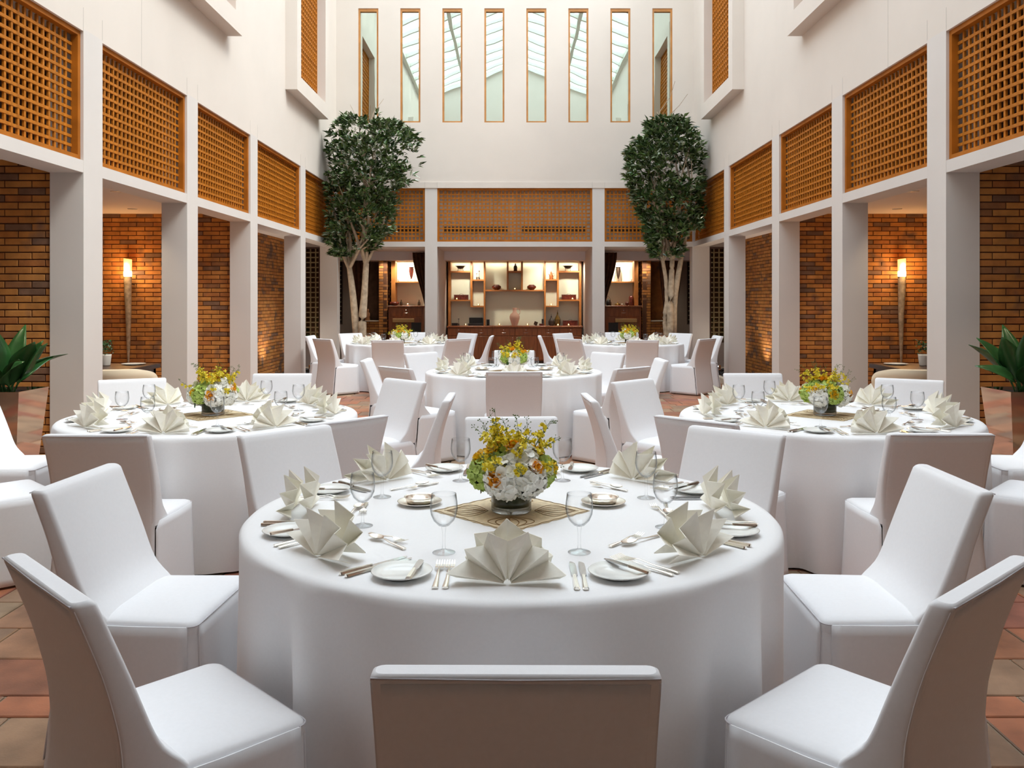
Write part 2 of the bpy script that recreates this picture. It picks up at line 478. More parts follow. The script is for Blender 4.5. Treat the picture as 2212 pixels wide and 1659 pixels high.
for s in (-1, 1):
    nm = 'left' if s < 0 else 'right'
    X0, X1 = s * XW, s * (XW + .28)
    def bx(xa, xb, *r): return box(s * xa, s * xb, *r)
    # upper wall: fascia front down to Z_F, full height
    wl = MB().merge(bx(XW, XW + .30, YE, YB, Z_F, Z_EAVE))
    ww = struct('wall_' + nm, wl, 'wall_paint')
    # fine vertical joints over the columns
    for (ya, yb) in COLS_Y:
        for yy in (ya, yb):
            struct('joint', bx(XW - .0012, XW + .002, yy - .0025, yy + .0025, Z_F, Z_F + .20), 'joint_line', ww)
    struct('joint', bx(XW - .0012, XW + .002, 8.35, 8.355, Z_F, Z_EAVE - 2), 'joint_line', ww)
    # lower beam and columns
    struct('trim_' + ('1' if s < 0 else '2'), bx(XW, XW + .28, 1.0, YB, Z_BB, Z_BT), 'column_paint')
    for i, (ya, yb) in enumerate(COLS_Y):
        c = empty('column', (s * (XW + .14), (ya + yb) / 2, 0), 0, 'structure')
        MB().box(-.142, .142, -(yb - ya) / 2, (yb - ya) / 2, .10, Z_F + .02).build('column_shaft', 'column_paint', c)
        MB().box(-.165, .165, -(yb - ya) / 2 - .02, (yb - ya) / 2 + .02, 0, .10).build('plinth', 'stone_plinth', c)
    # aisle shell
    struct('ceiling_aisle_' + nm, bx(XW + .28, 6.6, 1.0, YB + .31, Z_AC, Z_AC + .08), 'ceiling_paint')
    struct('wall_aisle_' + nm, bx(6.5, 6.7, 1.0, 20.75, 0, 2.8), 'taupe_paint')
    struct('wall_void_' + nm, bx(4.25, 4.30, 1.0, YB, Z_AC + .08, Z_F + .1), 'void_shade')
    struct('ceiling_void_' + nm, bx(XW + .30, 4.30, 1.0, YB, Z_F, Z_F + .05), 'void_shade')
    # brick walls
    if s < 0:
        brick_wall('wall_brick_left_1', 'x', 7.24, -6.5, -3.925, 0, Z_AC, -1, .25, (-4.75, -3.9, .3, 2.6))
        brick_wall('wall_brick_left_2', 'x', 11.85, -6.5, -3.925, 0, Z_AC, -1, .25, (-5.8, -3.9, .45, 2.67), 1)
        brick_wall('wall_brick_left_3', 'y', -4.55, 12.1, YB, 0, Z_AC, 1, .25, (14.6, 17.3, .3, 2.1))
    else:
        brick_wall('wall_brick_right_1', 'x', 7.24, 3.925, 6.5, 0, Z_AC, -1, .25, (3.9, 4.75, .3, 2.6))
        brick_wall('wall_brick_right_2', 'x', 11.85, 3.925, 6.5, 0, Z_AC, -1, .25, (3.9, 5.8, .45, 2.67), 1)
        brick_wall('wall_brick_right_3', 'y', 4.55, 12.1, YB, 0, Z_AC, -1, .25, (14.6, 17.3, .3, 2.1))

# lattice screens: frame plus single slats
def lattice(name, w, h, label, M, pitch=.0785, pitch_x=None, sl=.025, kind_group='wooden lattice screens', fw=.042, depth=.018, offx=0.):
    r = empty(name); r.matrix_basis = M
    tag(r, label, 'lattice screen', kind_group)
    for nm_, b_ in (('frame_rail', (0, w, -.01, .06, 0, fw)), ('frame_rail', (0, w, -.01, .05, h - fw, h)),
                    ('frame_stile', (0, fw, -.01, .05, fw, h - fw)), ('frame_stile', (w - fw, w, -.01, .05, fw, h - fw))):
        MB().box(*b_).build(nm_, 'frame_wood', r)
    iw, ih = w - 2 * fw, h - 2 * fw
    nx, nz = int(round(iw / (pitch_x or pitch))), int(round(ih / pitch))
    px, pz = iw / nx, ih / nz
    hm = MB().box(0, iw, .040, .040 + depth, -sl / 2, sl / 2).mesh('slat', 'lattice_wood')
    vm = MB().box(-sl / 2, sl / 2, .043, .043 + depth, 0, ih).mesh('slat', 'lattice_wood')
    for j in range(1, nz): link('slat', hm, r, T(fw, 0, fw + j * pz))
    for i in range(1, nx): link('slat', vm, r, T(fw + i * px, 0, fw))
    return r

edges = [1.3] + [v for c in COLS_Y for v in c] + [YB - .06]
bay_words = ['bay nearest the lobby', 'bay by the metal planter', 'bay over the torch lamp alcove', 'bay over the middle tables', 'bay over the brick garden wall', 'corner bay beside the tree']
for s in (-1, 1):
    for i in range(0, len(edges), 2):
        a, b_ = edges[i], edges[i + 1]
        h = Z_F - Z_BT
        xl = s * (XW + .035)
        if s < 0:   # local x runs along -y so that local +y (depth) points to -X
            M = Matrix.Translation((xl, a, Z_BT)) @ Matrix.Rotation(pi / 2, 4, 'Z')      # x->+y, y->-x
        else:
            M = Matrix.Translation((xl, b_, Z_BT)) @ Matrix.Rotation(-pi / 2, 4, 'Z')    # x->-y, y->+x
        lattice('lattice_screen', b_ - a, h, 'orange-brown wooden lattice screen on the %s colonnade, %s' % (SIDE[s], bay_words[i // 2]), M, pitch=.0785, pitch_x=.0865)

# back wall
CXB = [(-1.83, -1.58), (1.58, 1.83)]
ZW0, ZW1 = 5.055, 7.36
ZW0 = CAM_H + (HY_PX - 264.5) * YB / F_PX; ZW1 = CAM_H + (HY_PX - 18) * YB / F_PX
k = YB / F_PX
wx = [((774 + 90.75 * i) - CX_PX) * k for i in range(8)]
ww = 43.3 * k
bw = MB()
TH = .16
xs = [-XW - .3] + [v for x in wx for v in (x, x + ww)] + [XW + .3]
for i in range(0, len(xs), 2): bw.box(xs[i], xs[i + 1], YB, YB + TH, ZW0, ZW1)
bw.box(-XW - .3, XW + .3, YB, YB + TH, Z_F + .12, ZW0)
bw.box(-XW - .3, XW + .3, YB, YB + TH, ZW1, Z_EAVE)
# gable above the eaves
bw.add([(-XW - .3, YB, Z_EAVE), (XW + .3, YB, Z_EAVE), (0, YB, Z_RIDGE + .1), (-XW - .3, YB + TH, Z_EAVE), (XW + .3, YB + TH, Z_EAVE), (0, YB + TH, Z_RIDGE + .1)],
       [(0, 1, 2), (5, 4, 3), (0, 2, 5, 3), (1, 4, 5, 2)])
wb = struct('wall_back', bw, 'wall_paint')
struct('trim_3', box(-XW, XW, YB - .02, YB + .25, Z_F, Z_F + .12), 'wall_paint')
for (a, b_) in CXB:
    for xx in (a, b_):
        struct('joint', box(xx - .003, xx + .003, YB - .0215, YB - .018, Z_F, Z_F + .12), 'joint_line', wb)
struct('trim_4', box(-XW - .28, XW + .28, YB, YB + .28, Z_BB, Z_BT), 'column_paint')
for i, x in enumerate(wx):
    r = empty('window_%d' % (i + 1), (x, YB, ZW0), 0, 'structure')
    r['label'] = 'tall narrow slit window with orange wooden frame and reflecting glass, number %d along the wall' % (i + 1) if False else 'tall narrow slit window with orange wooden frame and reflecting glass'
    h = ZW1 - ZW0; f = .036
    for nm_, q in (('window_frame', (0, ww, .015, .075, h - .06, h)), ('window_frame', (0, ww, .015, .075, 0, .03)), ('window_frame', (0, f, .015, .075, .03, h - .06)), ('window_frame', (ww - f, ww, .015, .075, .03, h - .06))):
        MB().box(*q).build(nm_, 'window_wood', r)
    p = MB().add([(f, .06, .03), (ww - f, .06, .03), (ww - f, .06, h - .06), (f, .06, h - .06)], [(0, 1, 2, 3)]).build('pane', 'glass_mirror', r)
for (a, b_) in CXB + [(-XW - .33, -XW + .02), (XW - .02, XW + .33)]:
    c = empty('column', ((a + b_) / 2, YB + .14, 0), 0, 'structure'); hw = (b_ - a) / 2
    MB().box(-hw, hw, -.142, .142, .10, Z_F + .02).build('column_shaft', 'column_paint', c)
    MB().box(-hw - .02, hw + .02, -.165, .165, 0, .10).build('plinth', 'stone_plinth', c)
for (a, b_, wd) in ((-XW + .02, -1.83, 'behind the tree on the bright side'), (-1.58, 1.58, 'wide, centred above the sideboard'), (1.83, XW - .02, 'behind the tree on the dim side')):
    lattice('lattice_screen', b_ - a, Z_F - Z_BT, 'orange-brown wooden lattice screen in the end wall, %s' % wd, T(a, YB + .03, Z_BT), pitch=.0785, sl=.026)
# pale duct wall with dark grilles behind the end-wall lattice
dw = struct('wall_duct', box(-XW - .3, XW + .3, YB + .20, YB + .27, Z_BT, Z_F + .05), 'void_wall')
for (a, b_) in ((-1.46, -.15), (.15, 1.46), (-3.4, -1.95), (1.95, 3.4)):
    g = struct('grille', box(a, b_, YB + .185, YB + .205, Z_BT + .19, Z_BT + .32), 'duct_grille', dw)

# skylight
sk = empty('skylight', (0, 0, 0), 0, 'structure')
sl = math.atan2(Z_RIDGE - Z_EAVE, XW)
def roof_z(x): return Z_RIDGE - (Z_RIDGE - Z_EAVE) * abs(x) / XW
for s in (-1, 1):
    for xm in (.0, 1.95, 3.56):
        if xm == 0 and s > 0: continue
        z = roof_z(xm)
        MB().box(s * xm - .05, s * xm + .05, YE, YB, z - .14, z + .02).build('purlin', 'skylight_frame', sk)
    ny = 16
    for i in range(ny + 1):
        yy = YE + .1 + (YB - YE - .2) * i / ny
        MB().loft([[(0, yy - .05, Z_RIDGE - .12), (0, yy + .05, Z_RIDGE - .12), (0, yy + .05, Z_RIDGE), (0, yy - .05, Z_RIDGE)],
                   [(s * XW, yy - .05, Z_EAVE - .12), (s * XW, yy + .05, Z_EAVE - .12), (s * XW, yy + .05, Z_EAVE), (s * XW, yy - .05, Z_EAVE)]]).build('rafter', 'skylight_frame', sk)
    for i in range(ny):
        y0 = YE + .1 + (YB - YE - .2) * i / ny; y1 = YE + .1 + (YB - YE - .2) * (i + 1) / ny
        for xa, xb in ((.05, 1.95), (1.95, 3.56)):
            MB().add([(s * xa, y0, roof_z(xa)), (s * xb, y0, roof_z(xb)), (s * xb, y1, roof_z(xb)), (s * xa, y1, roof_z(xa))], [(0, 1, 2, 3)]).build('pane', 'glass_sky', sk)
# end wall over the opening the camera stands under
ew = MB().box(-XW - .3, XW + .3, YE - .2, YE, 2.9, Z_EAVE)
ew.add([(-XW - .3, YE - .2, Z_EAVE), (XW + .3, YE - .2, Z_EAVE), (0, YE - .2, Z_RIDGE + .1), (-XW - .3, YE, Z_EAVE), (XW + .3, YE, Z_EAVE), (0, YE, Z_RIDGE + .1)],
       [(0, 1, 2), (5, 4, 3), (0, 2, 5, 3), (1, 4, 5, 2)])
struct('wall_front', ew, 'wall_paint')
struct('ceiling_lobby', box(-6.6, 6.6, -6, YE - .2, 2.9, 3.0), 'ceiling_paint')
struct('wall_lobby', box(-6.6, 6.6, -6.2, -6, 0, 3.0), 'rear_wall')
struct('wall_lobby_left', box(-6.8, -6.6, -6, 1.0, 0, 3.0), 'rear_wall')
struct('wall_lobby_right', box(6.6, 6.8, -6, 1.0, 0, 3.0), 'rear_wall')

# boxed balcony windows on the upper side walls
def box_window(s, y0, y1, n):
    r = empty('window_%d' % n, (0, 0, 0), 0, 'structure')
    z0, z1 = 4.82, 7.70; f = .25; xo, xi = 3.452, XW + .01
    for q in ((y0, y1, z0, z0 + f), (y0, y1, z1 - f, z1), (y0, y0 + f, z0 + f, z1 - f), (y1 - f, y1, z0 + f, z1 - f)):
        MB().box(s * xo, s * xi, *q).build('surround', 'wall_paint', r)
    h = z1 - z0 - 2 * f; w = y1 - y0 - 2 * f
    MB().box(s * (XW - .004), s * (XW - .002), y0 + f, y1 - f, z0 + f, z1 - f).build('backing', 'void_shade', r)
    nx, nz = int(w / .115), int(h / .095)
    hm = MB().box(s * (XW - .032), s * (XW - .004), y0 + f, y1 - f, -.016, .016).mesh('slat', 'lattice_wood')
    vm = MB().box(s * (XW - .036), s * (XW - .005), -.016, .016, z0 + f, z1 - f).mesh('slat', 'lattice_wood')
    for j in range(0, nz + 1): link('slat', hm, r, T(0, 0, z0 + f + .016 + (h - .032) * j / nz))
    for i in range(0, nx + 1): link('slat', vm, r, T(0, y0 + f + .016 + (w - .032) * i / nx, 0))
n = 9
for s in (-1, 1):
    for (a, b_) in ((13.59, 15.88), (8.56, 10.85), (3.53, 5.82)):
        box_window(s, a, b_, n); n += 1

# service recess behind the back wall
ZC2 = 2.36
struct('ceiling_recess', MB().box(-4.6, 4.6, YB + .28, 19.2, Z_BB, Z_BB + .08).box(-4.6, 4.6, 19.2, 21.2, ZC2, ZC2 + .4), 'ceiling_paint')
struct('trim_7', box(-4.6, 4.6, 19.17, 19.199, ZC2 - .002, Z_BB - .001), 'bulkhead_daylight')  # thin facing that carries the painted skylight
struct('wall_recess_back', box(-6.7, 6.7, 20.6, 20.75, 0, 2.8), 'taupe_paint')
struct('ceiling_service', box(-6.7, 6.7, YB + .31, 20.75, 2.77, 2.85), 'ceiling_paint')
for s in (-1, 1):
    struct('wall_recess_%d' % (1 if s < 0 else 2), box(s * 1.58, s * 1.83, YB + .28, 20.1, 0, 2.6), 'column_paint')
# garden walls with barred window at the ends of the aisles
def barred_window(name, x0, x1, y, z0, z1, wallx0, wallx1, n):
    """wall with a dark barred pane, plants behind it"""
    f = .03
    w = MB().box(wallx0, wallx1, y, y + .12, 0, z0).box(wallx0, wallx1, y, y + .12, z1, 2.67)
    if x0 - wallx0 > .005: w.box(wallx0, x0, y, y + .12, z0, z1)
    if wallx1 - x1 > .005: w.box(x1, wallx1, y, y + .12, z0, z1)
    struct(name, w, 'taupe_paint')
    struct('baseboard_' + name.split('wall_')[1], box(wallx0, wallx1, y - .02, y - .001, 0, .10), 'stone_plinth')
    r = empty('window_%d' % n, (0, 0, 0), 0, 'structure')
    for q in ((x0, x1, z0, z0 + f), (x0, x1, z1 - f, z1), (x0, x0 + f, z0 + f, z1 - f), (x1 - f, x1, z0 + f, z1 - f)):
        MB().box(q[0], q[1], y - .01, y + .05, q[2], q[3]).build('window_frame', 'dark_frame', r)
    MB().add([(x0 + f, y + .03, z0 + f), (x1 - f, y + .03, z0 + f), (x1 - f, y + .03, z1 - f), (x0 + f, y + .03, z1 - f)], [(0, 1, 2, 3)]).build('pane', 'glass_dark', r)
    MB().box(x0, x1, y + .50, y + .52, z0, z1).build('backing', 'void_shade', r)
    nx = max(2, int((x1 - x0) / .10)); nz = int((z1 - z0) / .10)
    vm = MB().box(-.012, .012, y + .06, y + .085, z0, z1).mesh('window_bar', 'pale_bars')
    hm = MB().box(x0, x1, y + .06, y + .085, -.012, .012).mesh('window_bar', 'pale_bars')
    for i in range(1, nx): link('window_bar', vm, r, T(x0 + (x1 - x0) * i / nx, 0, 0))
    for j in range(1, nz): link('window_bar', hm, r, T(0, 0, z0 + (z1 - z0) * j / nz))
barred_window('wall_garden_left', -4.52, -3.99, YB + .1, .60, 2.55, -4.56, -3.97, 15)
barred_window('wall_garden_right', 3.99, 4.52, YB + .1, .60, 2.55, 3.97, 4.56, 16)
barred_window('wall_niche_left', -4.45, -4.02, 20.0, .90, 2.36, -4.6, -3.56, 17)
barred_window('wall_niche_right', 4.02, 4.45, 20.0, .90, 2.36, 3.56, 4.6, 18)
for s in (-1, 1):
    nm = 'left' if s < 0 else 'right'
    a, b_ = sorted((s * 2.9, s * 3.1))
    brick_wall('wall_pier_%s_1' % nm, 'x', 19.5, a, b_, 0, ZC2, -1, .6, None)
    brick_wall('wall_pier_%s_2' % nm, 'y', s * 2.9, 19.5, 20.1, 0, ZC2, -s, .1, None)
    a, b_ = sorted((s * 3.1, s * 3.55))
    brick_wall('wall_pier_%s_3' % nm, 'x', 19.55, a, b_, 0, .98, -1, .5, None)
    struct('wall_niche_sill_%s' % nm, box(a, b_, 19.52, 20.05, .98, 1.0), 'stone_plinth')
    struct('wall_niche_back_%s' % nm, box(a, b_, 20.1, 20.2, 0, ZC2), 'brick_clay')

# ------------------------------------------------------------------ tablecloths and tables
def cloth_mesh(seed):
    rr = random.Random(seed)
    R = .90; NA = 240
    waves = [(n_, rr.uniform(0, 2 * pi), rr.uniform(.4, 1.0)) for n_ in (9, 13, 17, 22, 29)]
    prof = [(0, .752), (.3, .752), (.6, .752), (.80, .752), (.875, .7515), (.893, .748), (.903, .738), (.908, .722), (.911, .69), (.913, .62), (.916, .53), (.918, .42), (.920, .30), (.922, .18), (.924, .08), (.925, .012)]
    rings = []
    for (r, z) in prof[1:]:
        ring = []
        amp = 0 if z > .735 else .050 * ((.735 - z) / .72) ** .65
        for i in range(NA):
            th = 2 * pi * i / NA
            w = sum(a * sin(n_ * th + p + .6 * sin(2 * th + p)) for n_, p, a in waves) / 2.2
            rr_ = r + amp * (w - .75) if r > .85 else r
            ring.append((rr_ * cos(th), rr_ * sin(th), z))
        rings.append(ring)
    mb = MB().loft(rings, True, False, True)
    return mb.mesh('tablecloth', 'table_linen')
top_m = MB().lathe([(.0, .70), (.86, .70), (.87, .71), (.87, .735), (.86, .742), (0, .742)], 40).mesh('tabletop', 'dark_wood')
ped_m = MB().lathe([(.0, 0), (.32, 0), (.32, .03), (.06, .07), (.05, .60), (.20, .70), (0, .70)], 24).mesh('pedestal', 'dark_wood')

TNAME = {'T1': 'the table farthest from trees', 'T2': 'the bright planter table', 'T3': 'the dim planter table',
         'T4': 'the middle table', 'T5': 'the bright tree table', 'T6': 'the dim tree table'}
DIRS = {90: 'facing away from the sideboard', 270: 'facing the sideboard', 180: 'backing onto the bright colonnade', 0: 'backing onto the dim colonnade',
        135: 'towards sideboard and bright columns', 45: 'towards sideboard and dim columns', 225: 'towards bright columns, off sideboard', 315: 'towards dim columns, off sideboard'}
SET = {90: 'sideboard side', 270: 'side opposite the sideboard', 180: 'bright colonnade side', 0: 'dim colonnade side', 135: 'sideboard and bright corner',
       45: 'sideboard and dim corner', 225: 'bright corner off sideboard', 315: 'dim corner off sideboard'}

# ------------------------------------------------------------------ covered chair template (faces +Y)
def lerp(a, b, t): return a + (b - a) * t
def curve(tab, z):
    for (z0, v0), (z1, v1) in zip(tab, tab[1:]):
        if z <= z1:
            t = (z - z0) / (z1 - z0); t = max(0, min(1, t))
            return lerp(v0, v1, t)
    return tab[-1][1]
def smooth_tab(tab, n=60):
    z0, z1 = tab[0][0], tab[-1][0]
    vals = [curve(tab, z0 + (z1 - z0) * i / n) for i in range(n + 1)]
    for _ in range(14):
        vals = [vals[0]] + [(vals[i - 1] + 2 * vals[i] + vals[i + 1]) / 4 for i in range(1, n)] + [vals[-1]]
    return [(z0 + (z1 - z0) * i / n, vals[i]) for i in range(n + 1)]
REAR = smooth_tab([(0, -.270), (.15, -.252), (.30, -.230), (.42, -.216), (.55, -.221), (.70, -.258), (.88, -.325)])
FRONT = smooth_tab([(.40, -.03), (.46, -.065), (.50, -.120), (.56, -.148), (.70, -.200), (.88, -.272)])
HT = .872
def ring_rect(w, y0, y1, z, r=.014, n=3, dz=None):
    pts = []
    for (cx, cy, a0) in ((w / 2 - r, y1 - r, 0), (-w / 2 + r, y1 - r, 90), (-w / 2 + r, y0 + r, 180), (w / 2 - r, y0 + r, 270)):
        for k_ in range(n + 1):
            a = rad(a0 + 90 * k_ / n)
            pts.append((cx + r * cos(a), cy + r * sin(a), z))
    return pts
def chair_parts():
    W = .485
    rings = []
    for z in [.43 + (HT - .012 - .43) * i / 22 for i in range(23)]:
        w = W - .02 * max(0, (.62 - z) / .2) if z < .62 else W
        rings.append(ring_rect(w, curve(REAR, z), curve(FRONT, z), z))
    y0, y1 = curve(REAR, HT), curve(FRONT, HT)
    rings.append(ring_rect(W - .006, y0 + .003, y1 - .003, HT - .004))
    rings.append(ring_rect(W - .018, y0 + .009, y1 - .009, HT))
    back = MB().loft(rings, True, True, True)
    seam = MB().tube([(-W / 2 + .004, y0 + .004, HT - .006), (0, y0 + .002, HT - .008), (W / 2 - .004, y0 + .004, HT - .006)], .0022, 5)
    # seat cushion
    def seat_ring(k_, z):
        pts = []
        for (cx, cy) in ((.246, .222), (.246, .0), (.232, -.17), (-.232, -.17), (-.246, 0.0), (-.246, .222)): pass
        f = .245 - k_; rr = .03
        out = []
        for (cx, cy, a0) in ((f - rr, .228 - k_ - rr, 0), (-f + rr, .228 - k_ - rr, 90), (-f + .014 + rr, -.17 + k_ + rr, 180), (f - .014 - rr, -.17 + k_ + rr, 270)):
            for q in range(5):
                a = rad(a0 + 90 * q / 4); out.append((cx + rr * cos(a), cy + rr * sin(a), z))
        return out
    srings = [seat_ring(.004, .41), seat_ring(0, .425), seat_ring(0, .443), seat_ring(.004, .452), seat_ring(.014, .458), seat_ring(.04, .463)]
    base = srings[-1]
    cx, cy = 0, .03
    for sc_, z in ((.75, .467), (.5, .470), (.25, .472)):
        srings.append([(cx + (p[0] - cx) * sc_, cy + (p[1] - cy) * sc_, z) for p in base])
    seat = MB().loft(srings, True, True, True)
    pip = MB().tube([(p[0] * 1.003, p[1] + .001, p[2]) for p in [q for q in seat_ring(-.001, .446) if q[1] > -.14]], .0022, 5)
    HEM = .014
    def side(s):
        def fn(u, v):
            z = lerp(HEM, .446, v)
            yb = curve(REAR, z) + .012 if z < .43 else -.17
            y_ = lerp(yb, .203, u)
            x = .246 - .014 * min(1, max(0, -y_ / .17)) + .018 * (1 - v) ** 1.3 + .004 * sin(9 * u + s) * (1 - v)
            if y_ < -.17: x = x - .0
            return (s * x, y_, z)
        mb = MB().grid(fn, 12, 12)
        if s > 0: mb.f = [tuple(reversed(f)) for f in mb.f]
        return mb
    def front(u, v):
        z = lerp(HEM, .446, v)
        return (lerp(-.222, .222, u), .231 + .014 * (1 - v) ** 1.3 + .004 * sin(8 * u + .5) * (1 - v), z)
    def rear(u, v):
        z = lerp(HEM, HT - .016, v)
        hw = .232 + .018 * max(0, 1 - z / .45) ** 1.3
        hw += .0085 * max(0, min(1, (z - .42) / .20))
        e = abs(u - .5) * 2
        return (lerp(hw, -hw, u), curve(REAR, z) - .0016 + .006 * max(0, (e - .9) / .1) ** 2 * (1 if z > .45 else 0), z)
    fr = MB().grid(front, 14, 10); fr.f = [tuple(reversed(f)) for f in fr.f]
    re = MB().grid(rear, 20, 30); re.f = [tuple(reversed(f)) for f in re.f]
    def pleat(s):
        pts = [(.2425, .198), (.233, .219), (.214, .2275)]
        def fn(u, v):
            z = lerp(HEM, .438, v); i = min(1, int(u * 2)); t_ = u * 2 - i
            fx = .013 * (1 - v) ** 1.3
            return (s * (lerp(pts[i][0], pts[i + 1][0], t_) + fx), lerp(pts[i][1], pts[i + 1][1], t_) + fx * .8, z)
        return MB().grid(fn, 2, 8)
    leg = MB().loft([[(-.012, -.012, 0), (.012, -.012, 0), (.012, .012, 0), (-.012, .012, 0)], [(-.018, -.018, .40), (.018, -.018, .40), (.018, .018, .40), (-.018, .018, .40)]]).mesh('leg', 'black_lacquer')
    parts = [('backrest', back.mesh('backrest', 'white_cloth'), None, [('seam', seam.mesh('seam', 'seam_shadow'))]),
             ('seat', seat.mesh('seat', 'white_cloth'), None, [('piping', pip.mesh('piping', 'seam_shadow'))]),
             ('front_skirt', fr.thicken(.003).mesh('front_skirt', 'white_cloth')), ('rear_panel', re.thicken(.003).mesh('rear_panel', 'white_cloth'))]
    for s in (-1, 1):
        parts.append(('side_skirt', side(s).thicken(.003).mesh('side_skirt', 'white_cloth')))
        parts.append(('pleat', pleat(s).mesh('pleat', 'white_cloth')))
    for (x, y_) in ((-.2, .17), (.2, .17)): parts.append(('leg', leg, T(x, y_, 0)))
    rleg = MB().loft([[(-.012, -.012, 0), (.012, -.012, 0), (.012, .012, 0), (-.012, .012, 0)], [(-.016, .10, .40), (.016, .10, .40), (.016, .13, .40), (-.016, .13, .40)]]).mesh('leg', 'black_lacquer')
    for (x, y_) in ((-.2, -.245), (.2, -.245)): parts.append(('leg', rleg, T(x, y_, 0)))
    return parts
CHAIR = chair_parts()

# ------------------------------------------------------------------ tableware templates
def fan(peaks, valleys, y_off, lean, amp):
    """pleated fan: radial folds, tips out at peaks (towards -y), valleys set back (+y)"""
    pts = sorted([(a, l, -1) for a, l in peaks] + [(a, l, 1) for a, l in valleys])
    rows_ = []
    for t_ in (0.0, .35, .7, 1.0):
        row = []
        for (a, l, sg) in pts:
            r = lerp(.010, l, t_)
            x = cos(rad(180 - a)) * r; z = sin(rad(180 - a)) * r
            y_ = y_off + sg * amp * (.25 + .75 * t_) * (1 if sg > 0 else 1) + lean * z
            row.append((x, y_, max(z, 0) + .004))
        rows_.append(row)
    n_ = len(pts); mb = MB()
    vs = [p for r_ in rows_ for p in r_]
    fs = [(j * n_ + i, j * n_ + i + 1, (j + 1) * n_ + i + 1, (j + 1) * n_ + i) for j in range(3) for i in range(n_ - 1)]
    mb.add(vs, fs, False)
    return mb
def napkin_meshes(seed):
    rr = random.Random(seed)
    j = lambda v: v * rr.uniform(.90, .98)
    q = lambda a: a + rr.uniform(-3, 3)
    fr = fan([(q(13), j(.165)), (q(38), j(.155)), (q(70), j(.152)), (q(111), j(.152)), (q(142), j(.155)), (q(167), j(.165))],
             [(2, .135), (26, .118), (54, .108), (90, .098), (126, .108), (154, .118), (178, .135)], -.036, .12, .026)
    re = fan([(q(24), j(.140)), (q(52), j(.152)), (q(90), j(.158)), (q(128), j(.152)), (q(156), j(.140))],
             [(8, .11), (38, .112), (70, .116), (110, .116), (142, .112), (172, .11)], .030, .05, .024)
    return [('front_fold', fr.thicken(.0028).mesh('front_fold', 'napkin_cloth')), ('rear_fold', re.thicken(.0028).mesh('rear_fold', 'napkin_cloth'))]
NAPS = [napkin_meshes(i) for i in range(5)]
plate_m = MB().lathe([(0, .003), (.040, .003), (.046, .001), (.050, .0035), (.078, .013), (.082, .0155), (.080, .0175), (.055, .0085), (.050, .0065), (0, .0060)], 40).mesh('bread_plate', 'porcelain')
def glass_parts():
    bowl = MB().lathe([(.004, .076), (.016, .080), (.030, .094), (.038, .112), (.0405, .130), (.039, .150), (.036, .172), (.0352, .172), (.0380, .150), (.0393, .130), (.0368, .113), (.029, .096), (.015, .083), (.003, .080)], 32)
    stem = MB().lathe([(.033, .0), (.0335, .0015), (.030, .003), (.012, .006), (.0055, .012), (.0042, .025), (.0042, .055), (.006, .070), (.007, .077)], 28)
    return [('bowl', bowl.mesh('bowl', 'glass_clear')), ('stem', stem.mesh('stem', 'glass_clear'))]
GLASS = glass_parts()
def knife_parts(L=.22, fish=False):
    h = L * .46
    hd = MB().loft([[(x * w, -L / 2 + yy, .002 + zz) for x, zz in ((-1, .0), (-.6, .006), (.6, .006), (1, .0), (.6, -.0015), (-.6, -.0015))] for yy, w in ((0, .006), (.004, .0085), (h * .5, .0072), (h * .92, .0062), (h, .0045))])
    bl = MB().loft([[(-.005 + o, -L / 2 + yy, .0035), (w, -L / 2 + yy, .003), (w, -L / 2 + yy, .0022), (-.005 + o, -L / 2 + yy, .0015)] for yy, w, o in ((h, .005, 0), (h + .012, .009, -.002), (L * .8, .0105, -.003), (L * .94, .009, -.002), (L, .001, 0))])
    return [('handle', hd.mesh('handle', 'silver')), ('blade', bl.mesh('blade', 'steel_blade'))]
KNIFE, BUTTER = knife_parts(.225), knife_parts(.165)
def fork_mesh(L=.20):
    mb = MB()
    pts = [(0, -L / 2, .003), (0, -L * .42, .004), (0, -L * .1, .006), (0, L * .13, .012), (0, L * .2, .009)]
    mb.tube(pts, [.0085, .008, .0045, .003, .004], 8, flat=.35)
    mb.loft([[(-w, yy, z), (w, yy, z), (w, yy, z + .0018), (-w, yy, z + .0018)] for yy, w, z in ((L * .18, .004, .009), (L * .23, .011, .006), (L * .29, .0125, .005))])
    for k_ in range(4):
        x = -.0105 + .007 * k_
        mb.loft([[(x - w, yy, z), (x + w, yy, z), (x + w, yy, z + .0016), (x - w, yy, z + .0016)] for yy, w, z in ((L * .285, .0021, .005), (L * .40, .0018, .005), (L * .5, .0009, .010))])
    return mb.mesh('fork', 'silver')
def spoon_mesh(L=.18):
    mb = MB()
    mb.tube([(0, -L / 2, .003), (0, -L * .42, .004), (0, -L * .1, .006), (0, L * .12, .011), (0, L * .2, .008)], [.008, .0075, .0042, .003, .004], 8, flat=.35)
    def fn(u, v):
        a = 2 * pi * u; r = v
        return (.018 * r * sin(a), L * .335 + .030 * r * cos(a), .004 + .006 * r * r)
    mb.grid(fn, 20, 4); mb2 = MB().grid(fn, 20, 4); mb2.v = [(x, y_, z + .0012) for x, y_, z in mb2.v]; mb.merge(mb2)
    return mb.mesh('dessert_spoon', 'silver')
FORK, DFORK, SPOON = fork_mesh(.205), fork_mesh(.165), spoon_mesh(.175)
DISH = [('saucer', MB().lathe([(0, .002), (.045, .002), (.060, .006), (.078, .011), (.080, .013), (.077, .013), (.055, .008), (0, .005)], 36).mesh('saucer', 'silver')),
        ('bowl', MB().lathe([(0, .006), (.040, .006), (.048, .010), (.052, .024), (.056, .029), (.054, .030), (.048, .026), (.044, .014), (0, .012)], 36).mesh('bowl', 'silver'))]
